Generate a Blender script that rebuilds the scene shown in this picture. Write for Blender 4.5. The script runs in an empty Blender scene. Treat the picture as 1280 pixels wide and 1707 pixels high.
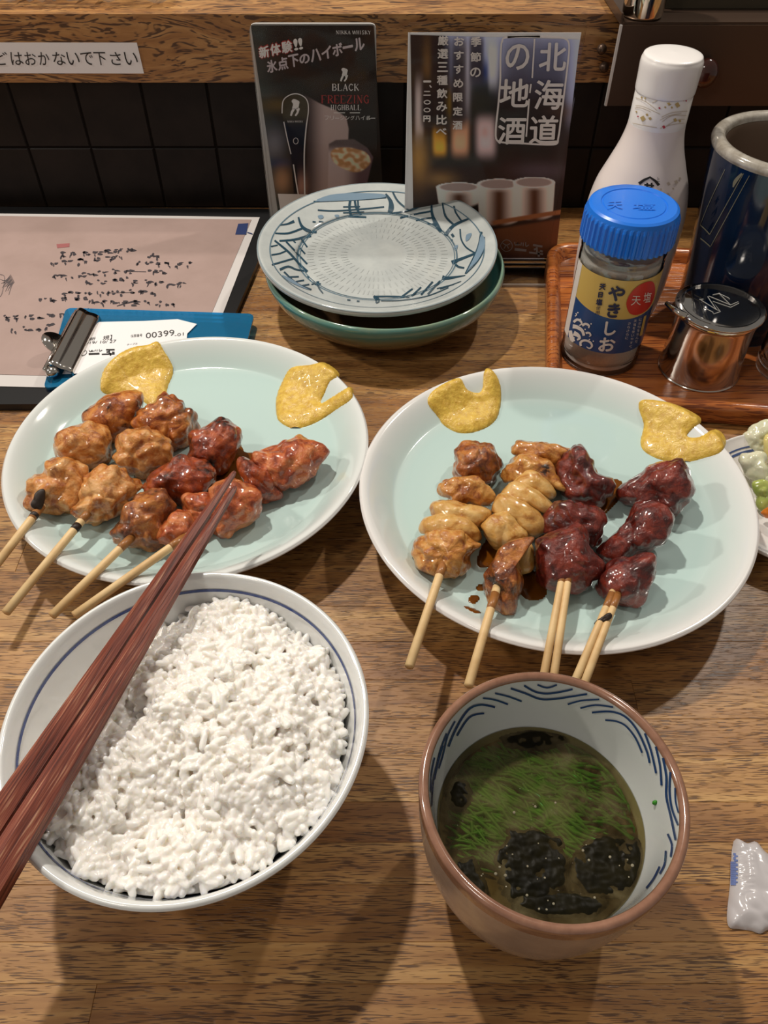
import bpy, bmesh, math, random
from mathutils import Vector, Matrix, noise
from mathutils.bvhtree import BVHTree

# ------------------------------------------------------------------ camera
H, F, PITCH = 0.31, 1320.0, math.radians(47.5)
sc = bpy.context.scene
col = sc.collection
CAM = Vector((0, 0, H))
FW = Vector((0, math.cos(PITCH), -math.sin(PITCH)))
UP = Vector((0, math.sin(PITCH), math.cos(PITCH)))
RT = Vector((1, 0, 0))
cd = bpy.data.cameras.new('camera')
cd.sensor_fit = 'VERTICAL'; cd.sensor_height = 36.0; cd.lens = 36.0 * F / 1707.0
cd.clip_start = 0.01
co = bpy.data.objects.new('camera', cd); col.objects.link(co)
co.location = CAM; co.rotation_euler = (math.radians(90) - PITCH, 0, 0)
sc.camera = co
sc.view_settings.view_transform = 'Standard'; sc.view_settings.look = 'None'
sc.view_settings.gamma = 1.0; sc.view_settings.use_curve_mapping = False
sc.view_settings.exposure = 0.0
sc.cycles.use_denoising = True
# ------------------------------------------------------------------ light
w = bpy.data.worlds.new('room_light'); sc.world = w; w.use_nodes = True
w.node_tree.nodes['Background'].inputs[0].default_value = (1.0, 0.91, 0.80, 1)
w.node_tree.nodes['Background'].inputs[1].default_value = 0.21

def lamp(name, loc, target, size, power, colr):
    l = bpy.data.lights.new(name, 'AREA'); l.shape = 'DISK'; l.size = size; l.energy = power; l.color = colr
    o = bpy.data.objects.new(name, l); col.objects.link(o); o.location = loc
    o.rotation_euler = (Vector(target) - Vector(loc)).to_track_quat('-Z', 'Y').to_euler()
    return o
lamp('ceiling_lamp', (-0.34, 0.74, 1.15), (0, 0.3, 0), 0.05, 10.8, (1.0, 0.92, 0.81))
lamp('side_lamp', (-1.05, 0.45, 0.80), (0, 0.25, 0), 0.08, 4.5, (1.0, 0.92, 0.81))
lamp('kitchen_lamp', (0.62, 0.95, 1.05), (0.05, 0.3, 0), 0.05, 5.0, (1.0, 0.93, 0.83))
lamp('front_fill', (-0.75, -0.55, 1.35), (0.05, 0.4, 0), 0.25, 3.4, (1.0, 0.92, 0.82))  # unseen fill added behind the camera to brighten menu cards and bottle front

# ------------------------------------------------------------------ helpers
def ray(u, v):
    return FW + RT * ((u - 640.0) / F) + UP * ((853.5 - v) / F)
def P(u, v, z=0.0):
    d = ray(u, v); return CAM + d * ((z - H) / d.z)
def PY(u, v, y):
    d = ray(u, v); return CAM + d * (y / d.y)
def pix(p):
    q = Vector(p) - CAM; k = q.dot(FW)
    return 640.0 + F * q.dot(RT) / k, 853.5 - F * q.dot(UP) / k

WO = {}
def tag(o, label=None, cat=None, group=None, kind=None):
    if label: o['label'] = label
    if cat: o['category'] = cat
    if group: o['group'] = group
    if kind: o['kind'] = kind
    return o
def thing(name, loc, label, cat, group=None, kind=None):
    o = bpy.data.objects.new(name, None); col.objects.link(o)
    o.location = loc; o.empty_display_size = 0.01
    WO[o] = Vector(loc)
    return tag(o, label, cat, group, kind)
def mk(name, vf, mat, parent=None, smooth=True, loc=None, label=None):
    """vf = (verts, faces) in world coordinates"""
    vs, fs = vf
    if parent is not None: org = WO[parent]
    else: org = Vector(loc) if loc is not None else Vector((0, 0, 0))
    me = bpy.data.meshes.new(name)
    me.from_pydata([tuple(Vector(v) - org) for v in vs], [], fs)
    if smooth: me.polygons.foreach_set('use_smooth', [True] * len(me.polygons))
    me.update()
    if mat: me.materials.append(mat)
    o = bpy.data.objects.new(name, me); col.objects.link(o)
    WO[o] = org
    if parent is not None: o.parent = parent
    else: o.location = org
    if label: o['label'] = label
    return o
def join(*vfs):
    V, Fs = [], []
    for vs, fs in vfs:
        b = len(V); V += [Vector(v) for v in vs]; Fs += [tuple(i + b for i in f) for f in fs]
    return V, Fs
def lathe(prof, c, n=72, cap=False):
    """closed or open profile of (r, z), around vertical axis through c"""
    V, Fs = [], []
    for r, z in prof:
        for i in range(n):
            a = 2 * math.pi * i / n
            V.append(Vector((c[0] + r * math.cos(a), c[1] + r * math.sin(a), c[2] + z)))
    for j in range(len(prof) - 1):
        for i in range(n):
            k = (i + 1) % n
            Fs.append((j * n + i, j * n + k, (j + 1) * n + k, (j + 1) * n + i))
    if cap:
        Fs.append(tuple(range(n))[::-1]); m = (len(prof) - 1) * n
        Fs.append(tuple(range(m, m + n)))
    return V, Fs
def smooth_prof(pts, k=6):
    out = []
    n = len(pts)
    for i in range(n - 1):
        p0, p1, p2, p3 = pts[max(i - 1, 0)], pts[i], pts[i + 1], pts[min(i + 2, n - 1)]
        for s in range(k):
            t = s / k
            out.append(tuple(0.5 * (2 * b + (c - a) * t + (2 * a - 5 * b + 4 * c - d) * t * t + (-a + 3 * b - 3 * c + d) * t ** 3)
                             for a, b, c, d in zip(p0, p1, p2, p3)))
    out.append(tuple(pts[-1]))
    return out
def closed_curve(pts, k=5):
    n = len(pts); out = []
    for i in range(n):
        p0, p1, p2, p3 = pts[i - 1], pts[i], pts[(i + 1) % n], pts[(i + 2) % n]
        for s in range(k):
            t = s / k
            out.append(tuple(0.5 * (2 * b + (c - a) * t + (2 * a - 5 * b + 4 * c - d) * t * t + (-a + 3 * b - 3 * c + d) * t ** 3)
                             for a, b, c, d in zip(p0, p1, p2, p3)))
    return out
def box(x0, x1, y0, y1, z0, z1, ch=0.0):
    if ch <= 0:
        V = [Vector((x, y, z)) for z in (z0, z1) for y in (y0, y1) for x in (x0, x1)]
        return V, [(0, 2, 3, 1), (4, 5, 7, 6), (0, 1, 5, 4), (2, 6, 7, 3), (0, 4, 6, 2), (1, 3, 7, 5)]
    # chamfer on the +z rim
    V = [Vector(p) for p in ((x0, y0, z0), (x1, y0, z0), (x1, y1, z0), (x0, y1, z0),
                             (x0, y0, z1 - ch), (x1, y0, z1 - ch), (x1, y1, z1 - ch), (x0, y1, z1 - ch),
                             (x0 + ch, y0 + ch, z1), (x1 - ch, y0 + ch, z1), (x1 - ch, y1 - ch, z1), (x0 + ch, y1 - ch, z1))]
    Fs = [(3, 2, 1, 0), (8, 9, 10, 11)]
    for b in (0, 4):
        for i in range(4):
            k = (i + 1) % 4; Fs.append((b + i, b + k, b + 4 + k, b + 4 + i))
    return V, Fs
def tube(pts, rads, n=10, cap=True):
    pts = [Vector(p) for p in pts]
    if not isinstance(rads, (list, tuple)): rads = [rads] * len(pts)
    V, Fs = [], []; ref = None
    for i, p in enumerate(pts):
        t = (pts[min(i + 1, len(pts) - 1)] - pts[max(i - 1, 0)]).normalized()
        if ref is None:
            ref = t.cross(Vector((0, 0, 1)))
            if ref.length < 1e-3: ref = t.cross(Vector((0, 1, 0)))
        ref = (ref - t * ref.dot(t)).normalized(); b = t.cross(ref)
        for k in range(n):
            a = 2 * math.pi * (k + 0.5) / n
            V.append(p + (ref * math.cos(a) + b * math.sin(a)) * rads[i])
    for i in range(len(pts) - 1):
        for k in range(n):
            q = (k + 1) % n
            Fs.append((i * n + k, i * n + q, (i + 1) * n + q, (i + 1) * n + k))
    if cap:
        Fs.append(tuple(range(n))[::-1]); m = (len(pts) - 1) * n; Fs.append(tuple(range(m, m + n)))
    return V, Fs
def prism(poly, z0, z1, ch=0.0):
    """polygon of world (x, y), counter-clockwise, extruded"""
    n = len(poly); V = [Vector((p[0], p[1], z0)) for p in poly] + [Vector((p[0], p[1], z1)) for p in poly]
    Fs = [tuple(range(n))[::-1], tuple(range(n, 2 * n))]
    for i in range(n):
        k = (i + 1) % n; Fs.append((i, k, n + k, n + i))
    return V, Fs
def ccw(poly):
    a = sum(poly[i - 1][0] * poly[i][1] - poly[i][0] * poly[i - 1][1] for i in range(len(poly)))
    return poly if a > 0 else poly[::-1]
def round_poly(poly, r, k=5):
    out = []; n = len(poly)
    for i in range(n):
        a, b, c = Vector(poly[i - 1][:2]), Vector(poly[i][:2]), Vector(poly[(i + 1) % n][:2])
        rr = r[i] if isinstance(r, (list, tuple)) else r
        p = b + (a - b).normalized() * rr; q = b + (c - b).normalized() * rr
        for s in range(k + 1):
            t = s / k; out.append(tuple((1 - t) ** 2 * p + 2 * t * (1 - t) * b + t * t * q))
    return out

class Surf:
    """pixel -> point on a mesh (world), by casting the camera ray"""
    def __init__(self, vf, eps=0.00025):
        self.b = BVHTree.FromPolygons([Vector(v) for v in vf[0]], vf[1]); self.e = eps
    def __call__(self, u, v, e=None):
        h, n, i, d = self.b.ray_cast(CAM, ray(u, v).normalized())
        if h is None: return None
        if n.dot(CAM - h) < 0: n = -n
        return h + n * (self.e if e is None else e)
def plane_surf(pt, nrm, eps=0.0003):
    pt = Vector(pt); nrm = Vector(nrm).normalized()
    def f(u, v, e=None):
        d = ray(u, v); k = (pt + nrm * (eps if e is None else e) - CAM).dot(nrm) / d.dot(nrm)
        return CAM + d * k
    return f
def stroke(pts, ws, surf, sm=5):
    """brush stroke traced in pixels, laid on a surface"""
    if not isinstance(ws, (list, tuple)): ws = [ws] * len(pts)
    q = smooth_prof([(p[0], p[1], wd) for p, wd in zip(pts, ws)], sm) if len(pts) > 2 else \
        [tuple(pts[0]) + (ws[0],), ((pts[0][0] + pts[1][0]) / 2, (pts[0][1] + pts[1][1]) / 2, (ws[0] + ws[1]) / 2), tuple(pts[1]) + (ws[1],)]
    V, Fs = [], []
    for i, (x, y, wd) in enumerate(q):
        a, b = q[max(i - 1, 0)], q[min(i + 1, len(q) - 1)]
        dx, dy = b[0] - a[0], b[1] - a[1]; L = math.hypot(dx, dy) or 1
        nx, ny = -dy / L * wd / 2, dx / L * wd / 2
        p, r = surf(x + nx, y + ny), surf(x - nx, y - ny)
        if p is None or r is None: 
            if V and len(V) >= 4: break
            V = []; Fs = []; continue
        V += [p, r]
        m = len(V)
        if m >= 4: Fs.append((m - 4, m - 3, m - 1, m - 2))
    return V, Fs
def fill_px(poly, surf):
    """flat filled print of a pixel polygon on a surface (star-shaped fan)"""
    cx = sum(p[0] for p in poly) / len(poly); cy = sum(p[1] for p in poly) / len(poly)
    V = [surf(cx, cy)]; n = len(poly); Fs = []
    for s in (0.5, 1.0):
        for x, y in poly: V.append(surf(cx + (x - cx) * s, cy + (y - cy) * s))
    if any(v is None for v in V): return [], []
    for i in range(n):
        k = (i + 1) % n
        Fs.append((0, 1 + k, 1 + i)); Fs.append((1 + i, 1 + k, 1 + n + k, 1 + n + i))
    return V, Fs
def ellipse_px(cx, cy, a, b, n=24, rot=0.0):
    c, s = math.cos(rot), math.sin(rot)
    return [(cx + a * math.cos(t) * c - b * math.sin(t) * s, cy + a * math.cos(t) * s + b * math.sin(t) * c)
            for t in (2 * math.pi * i / n for i in range(n))]

_tx = {}
def glyphs(body, weight=0.0):
    key = (body, weight)
    if key in _tx: return _tx[key]
    cu = bpy.data.curves.new('t', 'FONT'); cu.body = body; cu.resolution_u = 3; cu.offset = weight; cu.fill_mode = 'FRONT'
    ob = bpy.data.objects.new('t', cu); col.objects.link(ob)
    bpy.context.view_layer.update()
    me = bpy.data.meshes.new_from_object(ob.evaluated_get(bpy.context.evaluated_depsgraph_get()))
    V = [(v.co.x, v.co.y) for v in me.vertices]; Fs = [tuple(p.vertices) for p in me.polygons]
    bpy.data.objects.remove(ob); bpy.data.curves.remove(cu); bpy.data.meshes.remove(me)
    if V:
        x0, x1 = min(v[0] for v in V), max(v[0] for v in V); y0, y1 = min(v[1] for v in V), max(v[1] for v in V)
        V = [((x - x0) / max(x1 - x0, 1e-6), (y - y0) / max(y1 - y0, 1e-6)) for x, y in V]
    _tx[key] = (V, Fs)
    return _tx[key]
def text_quad(body, quad, surf, weight=0.0, e=None):
    """glyph box stretched to a pixel quad: top-left, top-right, bottom-right, bottom-left"""
    V, Fs = glyphs(body, weight)
    tl, tr, br, bl = quad; out = []
    for x, y in V:
        t = 1 - y
        u = (1 - t) * ((1 - x) * tl[0] + x * tr[0]) + t * ((1 - x) * bl[0] + x * br[0])
        v = (1 - t) * ((1 - x) * tl[1] + x * tr[1]) + t * ((1 - x) * bl[1] + x * br[1])
        p = surf(u, v, e)
        if p is None: return [], []
        out.append(p)
    return out, Fs
def text_box(body, x0, y0, x1, y1, surf, weight=0.0, sk=0.0, e=None):
    return text_quad(body, ((x0 + sk, y0), (x1 + sk, y0), (x1, y1), (x0, y1)), surf, weight, e)

def bold(fn, *a, d=0.7, e0=0.0009, **k):
    out = []
    for q, (dx, dy) in enumerate(((0, 0), (d, 0), (-d, 0), (0, d), (0, -d))):
        k['e'] = e0 + q * 0.00004
        b = list(a); b[1] += dx; b[3] += dx; b[2] += dy; b[4] += dy
        out.append(fn(*b, **k))
    return join(*out)
def inside(p, poly):
    x, y = p; r = False; n = len(poly)
    for i in range(n):
        x1, y1 = poly[i - 1]; x2, y2 = poly[i]
        if (y1 > y) != (y2 > y) and x < (x2 - x1) * (y - y1) / (y2 - y1) + x1: r = not r
    return r
def nearest(p, poly):
    best = None; bd = 1e18; x, y = p
    for i in range(len(poly)):
        ax, ay = poly[i - 1]; bx, by = poly[i]
        dx, dy = bx - ax, by - ay; L = dx * dx + dy * dy
        t = 0 if L == 0 else max(0, min(1, ((x - ax) * dx + (y - ay) * dy) / L))
        qx, qy = ax + dx * t, ay + dy * t; d = (qx - x) ** 2 + (qy - y) ** 2
        if d < bd: bd = d; best = (qx, qy)
    return best, math.sqrt(bd)
def smear(poly, surf, h, wpx, step=3.0, bump=0.0005, seed=0, freq=260.0):
    """a dollop lying on a surface: filled pixel outline with height rising from its edge"""
    poly = closed_curve(poly, 4)
    x0, x1 = min(p[0] for p in poly), max(p[0] for p in poly); y0, y1 = min(p[1] for p in poly), max(p[1] for p in poly)
    nx, ny = int((x1 - x0) / step) + 2, int((y1 - y0) / step) + 2
    st = {}
    for j in range(ny):
        for i in range(nx):
            p = (x0 - step / 2 + i * step, y0 - step / 2 + j * step)
            st[(i, j)] = (p, inside(p, poly))
    V, Fs, idx = [], [], {}
    def vert(k):
        if k in idx: return idx[k]
        p, ins = st[k]; q, d = nearest(p, poly)
        if not ins: p = q; d = 0.0
        b = surf(p[0], p[1], 0.0)
        if b is None: b = P(p[0], p[1], 0.02)
        hh = h * math.sqrt(min(1.0, d / wpx)) if d > 0 else -0.0004
        if d > 0:
            k3 = Vector((b.x, b.y, seed * 0.37))
            hh += (noise.noise(k3 * freq) * bump + noise.noise(k3 * freq * 2.7) * bump * 0.5) * min(1.0, d / wpx * 1.5)
            hh = max(hh, 0.0003)
        V.append(b + Vector((0, 0, hh))); idx[k] = len(V) - 1
        return idx[k]
    for j in range(ny - 1):
        for i in range(nx - 1):
            ks = [(i, j), (i, j + 1), (i + 1, j + 1), (i + 1, j)]
            if any(st[k][1] for k in ks): Fs.append(tuple(vert(k) for k in ks))
    return V, Fs

def blob(px, zc, floor, thick=1.0, seed=0, amp=0.0012, k=8, rings=20, rough=0.00055, grow=1.055):
    """lump of food: its outline stands across the view, its depth is rounded, its underside rests on the floor height"""
    pts = closed_curve(px, k); n = len(pts)
    cu = sum(p[0] for p in pts) / n; cv = sum(p[1] for p in pts) / n
    pts = [(cu + (a - cu) * grow, cv + (b - cv) * grow) for a, b in pts]
    c = P(cu, cv, zc); nr = (CAM - c).normalized()
    def pl(u, v):
        d = ray(u, v); return CAM + d * ((c - CAM).dot(nr) / d.dot(nr))
    B = [pl(*p) for p in pts]
    ds = sorted((b - c).length for b in B)
    T = thick * ds[len(ds) // 4] * 0.95
    V = [c + nr * T]; Fs = []; rows = []
    for i in range(1, 2 * rings):
        t = math.pi * i / (2 * rings)
        s = abs(math.sin(t)) ** 0.85; off = math.copysign(abs(math.cos(t)) ** 0.9, math.cos(t)) * T
        rows.append(len(V))
        for b in B: V.append(c + (b - c) * s + nr * off)
    V.append(c - nr * T)
    for k2 in range(n):
        q = (k2 + 1) % n
        Fs.append((0, rows[0] + k2, rows[0] + q))
        for r in range(len(rows) - 1):
            Fs.append((rows[r] + k2, rows[r + 1] + k2, rows[r + 1] + q, rows[r] + q))
        Fs.append((rows[-1] + k2, len(V) - 1, rows[-1] + q))
    out = []
    sd = Vector((seed * 1.7, seed * 0.9, seed * 2.3))
    for p in V:
        d = (p - c); L = d.length or 1; d = d / L
        g = noise.noise(p * 95 + sd) * amp * 1.9 + noise.noise(p * 210 + sd) * amp * 1.1 + noise.noise(p * 360 + sd) * rough * min(1.0, amp / 0.0010) + noise.noise(p * 800 + sd) * rough * 0.3 * min(1.0, amp / 0.0010)
        rd = 1 - abs(noise.noise(p * 75 + sd * 3)) * 5.0
        if rd > 0: g -= rd * amp * 0.7
        p = p + d * g
        if p.z < floor: p.z = floor + (noise.noise(p * 300) + 1) * 0.0001
        out.append(p)
    return out, Fs

# ------------------------------------------------------------------ materials
def newmat(name):
    m = bpy.data.materials.new(name); m.use_nodes = True
    return m, m.node_tree.nodes, m.node_tree.links, m.node_tree.nodes['Principled BSDF']
def mat(name, c, rough=0.5, metal=0.0, coat=0.0, sss=0.0, sssr=(0.01, 0.006, 0.004), spec=0.5, trans=0.0, ior=1.45, sheen=0.0):
    m, N, L, b = newmat(name)
    b.inputs['Base Color'].default_value = (*c, 1); b.inputs['Roughness'].default_value = rough
    b.inputs['Metallic'].default_value = metal; b.inputs['Coat Weight'].default_value = coat; b.inputs['Coat Roughness'].default_value = 0.08
    b.inputs['Specular IOR Level'].default_value = spec; b.inputs['IOR'].default_value = ior
    b.inputs['Transmission Weight'].default_value = trans
    if sss:
        b.inputs['Subsurface Weight'].default_value = sss; b.inputs['Subsurface Radius'].default_value = sssr
        b.inputs['Subsurface Scale'].default_value = 1.0
    return m
def add_noise(N, L, scale, vec=None, detail=4, rough=0.55, dist=0.0):
    t = N.new('ShaderNodeTexNoise'); t.inputs['Scale'].default_value = scale; t.inputs['Detail'].default_value = detail
    t.inputs['Roughness'].default_value = rough; t.inputs['Distortion'].default_value = dist
    if vec: L.new(vec, t.inputs['Vector'])
    return t
def ramp(N, L, src, stops, interp='LINEAR'):
    r = N.new('ShaderNodeValToRGB'); cr = r.color_ramp; cr.interpolation = interp
    while len(cr.elements) < len(stops): cr.elements.new(0.5)
    for e, (p, c) in zip(cr.elements, stops):
        e.position = p; e.color = (*c, 1) if len(c) == 3 else c
    L.new(src, r.inputs[0]); return r
def mixc(N, L, f, a, b, mode='MIX'):
    m = N.new('ShaderNodeMix'); m.data_type = 'RGBA'; m.blend_type = mode
    for s, i in ((f, 0), (a, 6), (b, 7)):
        if isinstance(s, (int, float)): m.inputs[i].default_value = s
        elif isinstance(s, tuple): m.inputs[i].default_value = (*s, 1)
        else: L.new(s, m.inputs[i])
    return m.outputs[2]
def math_n(N, L, op, a, b=None):
    m = N.new('ShaderNodeMath'); m.operation = op
    for i, s in enumerate((a, b)):
        if s is None: continue
        if isinstance(s, (int, float)): m.inputs[i].default_value = s
        else: L.new(s, m.inputs[i])
    return m.outputs[0]
def bump(N, L, b, h, strength, dist, prev=None):
    t = N.new('ShaderNodeBump'); t.inputs['Strength'].default_value = strength; t.inputs['Distance'].default_value = dist
    L.new(h, t.inputs['Height'])
    if prev: L.new(prev, t.inputs['Normal'])
    L.new(t.outputs[0], b.inputs['Normal']); return t.outputs[0]
def geo_pos(N):
    return N.new('ShaderNodeNewGeometry').outputs['Position']

def wood_mat(name, light, mid, dark, pore, sx=120.0, sy=2300.0, rough=0.42, plank=True, axis='y', coat=0.15, wave=1.0):
    m, N, L, b = newmat(name)
    pos = geo_pos(N)
    rnd = N.new('ShaderNodeObjectInfo').outputs['Random']
    off = N.new('ShaderNodeCombineXYZ')
    k = math_n(N, L, 'MULTIPLY', rnd, 7.0 if plank else 0.0)
    L.new(k, off.inputs[0]); L.new(math_n(N, L, 'MULTIPLY', rnd, 3.1 if plank else 0.0), off.inputs[1])
    add = N.new('ShaderNodeVectorMath'); add.operation = 'ADD'; L.new(pos, add.inputs[0]); L.new(off.outputs[0], add.inputs[1])
    # slow waviness of the grain
    mp0 = N.new('ShaderNodeMapping'); mp0.inputs['Scale'].default_value = (9, 30, 30); L.new(add.outputs[0], mp0.inputs[0])
    wv = add_noise(N, L, 1.0, mp0.outputs[0], 2)
    sub = N.new('ShaderNodeVectorMath'); sub.operation = 'SUBTRACT'; L.new(wv.outputs['Color'], sub.inputs[0]); sub.inputs[1].default_value = (0.5, 0.5, 0.5)
    scl = N.new('ShaderNodeVectorMath'); scl.operation = 'SCALE'; scl.inputs['Scale'].default_value = 0.008 * wave; L.new(sub.outputs[0], scl.inputs[0])
    mulv = N.new('ShaderNodeVectorMath'); mulv.operation = 'MULTIPLY'; L.new(scl.outputs[0], mulv.inputs[0]); mulv.inputs[1].default_value = (0.0, 1.0, 1.0)
    wp = N.new('ShaderNodeVectorMath'); wp.operation = 'ADD'; L.new(add.outputs[0], wp.inputs[0]); L.new(mulv.outputs[0], wp.inputs[1])
    # broad tone, streaks, pores
    mp1 = N.new('ShaderNodeMapping'); mp1.inputs['Scale'].default_value = (12, 190, 190); L.new(wp.outputs[0], mp1.inputs[0])
    tone = add_noise(N, L, 1.0, mp1.outputs[0], 5, 0.6)
    base = ramp(N, L, tone.outputs['Fac'], [(0.30, dark), (0.5, mid), (0.68, light)])
    c = mixc(N, L, math_n(N, L, 'MULTIPLY', rnd, 0.55 if plank else 0.0), base.outputs[0], mid, 'MULTIPLY')
    mp2 = N.new('ShaderNodeMapping'); mp2.inputs['Scale'].default_value = (sx, sy, sy); L.new(wp.outputs[0], mp2.inputs[0])
    po = add_noise(N, L, 1.0, mp2.outputs[0], 1, 0.5)
    mp3 = N.new('ShaderNodeMapping'); mp3.inputs['Scale'].default_value = (22, 75, 75); L.new(wp.outputs[0], mp3.inputs[0])
    den = add_noise(N, L, 1.0, mp3.outputs[0], 2)
    thr = math_n(N, L, 'ADD', po.outputs['Fac'], math_n(N, L, 'MULTIPLY', math_n(N, L, 'SUBTRACT', den.outputs['Fac'], 0.5), 0.35))
    pm = ramp(N, L, thr, [(0.545, (0, 0, 0)), (0.62, (1, 1, 1))])
    c = mixc(N, L, math_n(N, L, 'MULTIPLY', pm.outputs[0], 0.88), c, pore)
    L.new(c, b.inputs['Base Color'])
    b.inputs['Roughness'].default_value = rough; b.inputs['Coat Weight'].default_value = coat; b.inputs['Coat Roughness'].default_value = 0.25
    inv = math_n(N, L, 'SUBTRACT', 1.0, pm.outputs[0])
    bump(N, L, b, inv, 0.35, 0.0004)
    return m

def meat_mat(name, c1, c2, c3, char=0.62, rough=0.3, bumpk=0.5, coat=1.0):
    m, N, L, b = newmat(name); pos = geo_pos(N)
    n1 = add_noise(N, L, 120, pos, 5, 0.65, 0.8)
    base = ramp(N, L, n1.outputs['Fac'], [(0.36, c3), (0.48, c2), (0.62, c1)])
    add = N.new('ShaderNodeVectorMath'); add.operation = 'ADD'; add.inputs[1].default_value = (3.3, 1.7, 0.4); L.new(pos, add.inputs[0])
    n2 = add_noise(N, L, 85, add.outputs[0], 6, 0.7, 0.4)
    g1 = ramp(N, L, n2.outputs['Fac'], [(char - 0.11, (0, 0, 0)), (char - 0.01, (1, 1, 1))])
    c = mixc(N, L, math_n(N, L, 'MULTIPLY', g1.outputs[0], 0.7), base.outputs[0], tuple(x * 0.8 for x in c3))
    ch = ramp(N, L, n2.outputs['Fac'], [(char, (0, 0, 0)), (char + 0.05, (1, 1, 1))])
    c = mixc(N, L, math_n(N, L, 'MULTIPLY', ch.outputs[0], 0.95), c, (0.014, 0.006, 0.004))
    L.new(c, b.inputs['Base Color'])
    b.inputs['Roughness'].default_value = rough; b.inputs['Coat Weight'].default_value = coat; b.inputs['Coat Roughness'].default_value = 0.03
    b.inputs['Subsurface Weight'].default_value = 0.10; b.inputs['Subsurface Radius'].default_value = (0.003, 0.0012, 0.0005); b.inputs['Subsurface Scale'].default_value = 1.0
    n3 = add_noise(N, L, 380, pos, 5, 0.62, 0.6)
    bump(N, L, b, n3.outputs['Fac'], bumpk, 0.0014)
    n4 = add_noise(N, L, 240, add.outputs[0], 2, 0.5, 0.5)
    bc_ = N.new('ShaderNodeBump'); bc_.inputs['Strength'].default_value = bumpk * 0.5; bc_.inputs['Distance'].default_value = 0.0010
    L.new(n4.outputs['Fac'], bc_.inputs['Height']); L.new(bc_.outputs[0], b.inputs['Coat Normal']); b.inputs['Specular IOR Level'].default_value = 0.35
    return m
def speckle_mat(name, c1, c2, scale, lo, hi, rough=0.4, coat=0.0, bmp=0.0, bs=600, sss=0.0):
    m, N, L, b = newmat(name); pos = geo_pos(N)
    n = add_noise(N, L, scale, pos, 4, 0.6)
    r = ramp(N, L, n.outputs['Fac'], [(lo, c1), (hi, c2)]); L.new(r.outputs[0], b.inputs['Base Color'])
    b.inputs['Roughness'].default_value = rough; b.inputs['Coat Weight'].default_value = coat; b.inputs['Coat Roughness'].default_value = 0.08
    if sss:
        b.inputs['Subsurface Weight'].default_value = sss; b.inputs['Subsurface Radius'].default_value = (0.003, 0.002, 0.0015); b.inputs['Subsurface Scale'].default_value = 1.0
    if bmp:
        n3 = add_noise(N, L, bs, pos, 3); bump(N, L, b, n3.outputs['Fac'], bmp, 0.001)
    return m
def clear_mat(name, tint=(1, 1, 1), rough=0.03, ior=1.45, extra=0.0, body=None, bodyf=0.0):
    """thin clear sheet: see-through, with surface reflection by Fresnel"""
    m, N, L, b = newmat(name); N.remove(b); out = N['Material Output']
    t = N.new('ShaderNodeBsdfTransparent'); t.inputs[0].default_value = (*tint, 1)
    g = N.new('ShaderNodeBsdfGlossy'); g.inputs['Roughness'].default_value = rough
    f = N.new('ShaderNodeFresnel'); f.inputs[0].default_value = ior
    src = t.outputs[0]
    if body:
        d = N.new('ShaderNodeBsdfDiffuse'); d.inputs[0].default_value = (*body, 1)
        mx0 = N.new('ShaderNodeMixShader'); mx0.inputs[0].default_value = bodyf; L.new(src, mx0.inputs[1]); L.new(d.outputs[0], mx0.inputs[2]); src = mx0.outputs[0]
    mx = N.new('ShaderNodeMixShader'); L.new(math_n(N, L, 'ADD', f.outputs[0], extra), mx.inputs[0])
    L.new(src, mx.inputs[1]); L.new(g.outputs[0], mx.inputs[2]); L.new(mx.outputs[0], out.inputs[0])
    return m
def vcol_mat(name, rough=0.5, coat=0.0):
    m, N, L, b = newmat(name); a = N.new('ShaderNodeVertexColor'); a.layer_name = 'print'
    L.new(a.outputs[0], b.inputs['Base Color']); b.inputs['Roughness'].default_value = rough; b.inputs['Specular IOR Level'].default_value = 0.2
    return m
def lin(r, g, b):
    f = lambda c: (c / 255) / 12.92 if c / 255 <= 0.04045 else ((c / 255 + 0.055) / 1.055) ** 2.4
    return (f(r), f(g), f(b))

M_table = wood_mat('table_oak', (0.53, 0.310, 0.112), (0.41, 0.215, 0.070), (0.28, 0.128, 0.038), (0.065, 0.024, 0.008), coat=0.08)
M_ledge = wood_mat('ledge_oak', (0.46, 0.25, 0.092), (0.33, 0.155, 0.050), (0.19, 0.078, 0.024), (0.035, 0.012, 0.006), sx=70, sy=850, plank=False, wave=4.0)
M_tray = wood_mat('tray_wood', (0.52, 0.18, 0.045), (0.42, 0.125, 0.028), (0.30, 0.075, 0.016), (0.16, 0.035, 0.01), sx=30, sy=700, plank=False, rough=0.3, coat=0.4)
M_core = mat('table_core', (0.12, 0.055, 0.02), 0.7)
M_tile = speckle_mat('black_tile', (0.006, 0.0045, 0.004), (0.012, 0.0085, 0.007), 40, 0.35, 0.65, 0.45)
M_tile.node_tree.nodes['Principled BSDF'].inputs['Specular IOR Level'].default_value = 0.2
M_grout = mat('grout', (0.007, 0.005, 0.004), 0.9, spec=0.1)
M_white = mat('white_plastic', (0.80, 0.77, 0.76), 0.25, coat=0.3)
M_paper = mat('white_paper', (0.78, 0.76, 0.77), 0.6)
M_ink = mat('black_ink', (0.012, 0.010, 0.010), 0.5)
M_steel = mat('steel', (0.62, 0.58, 0.54), 0.13, metal=1.0)
M_chrome = mat('chrome', (0.75, 0.70, 0.60), 0.10, metal=1.0)
M_brass = mat('brass_steel', (0.70, 0.58, 0.36), 0.16, metal=1.0)
M_acrylic = clear_mat('acrylic', (0.985, 0.99, 0.99), 0.03, 1.16)
M_edge = mat('acrylic_edge', (0.62, 0.60, 0.58), 0.15, trans=0.3)
M_stick = None
M_stick = speckle_mat('bamboo', (0.58, 0.36, 0.155), (0.74, 0.53, 0.27), 55, 0.3, 0.62, 0.5)
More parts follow.
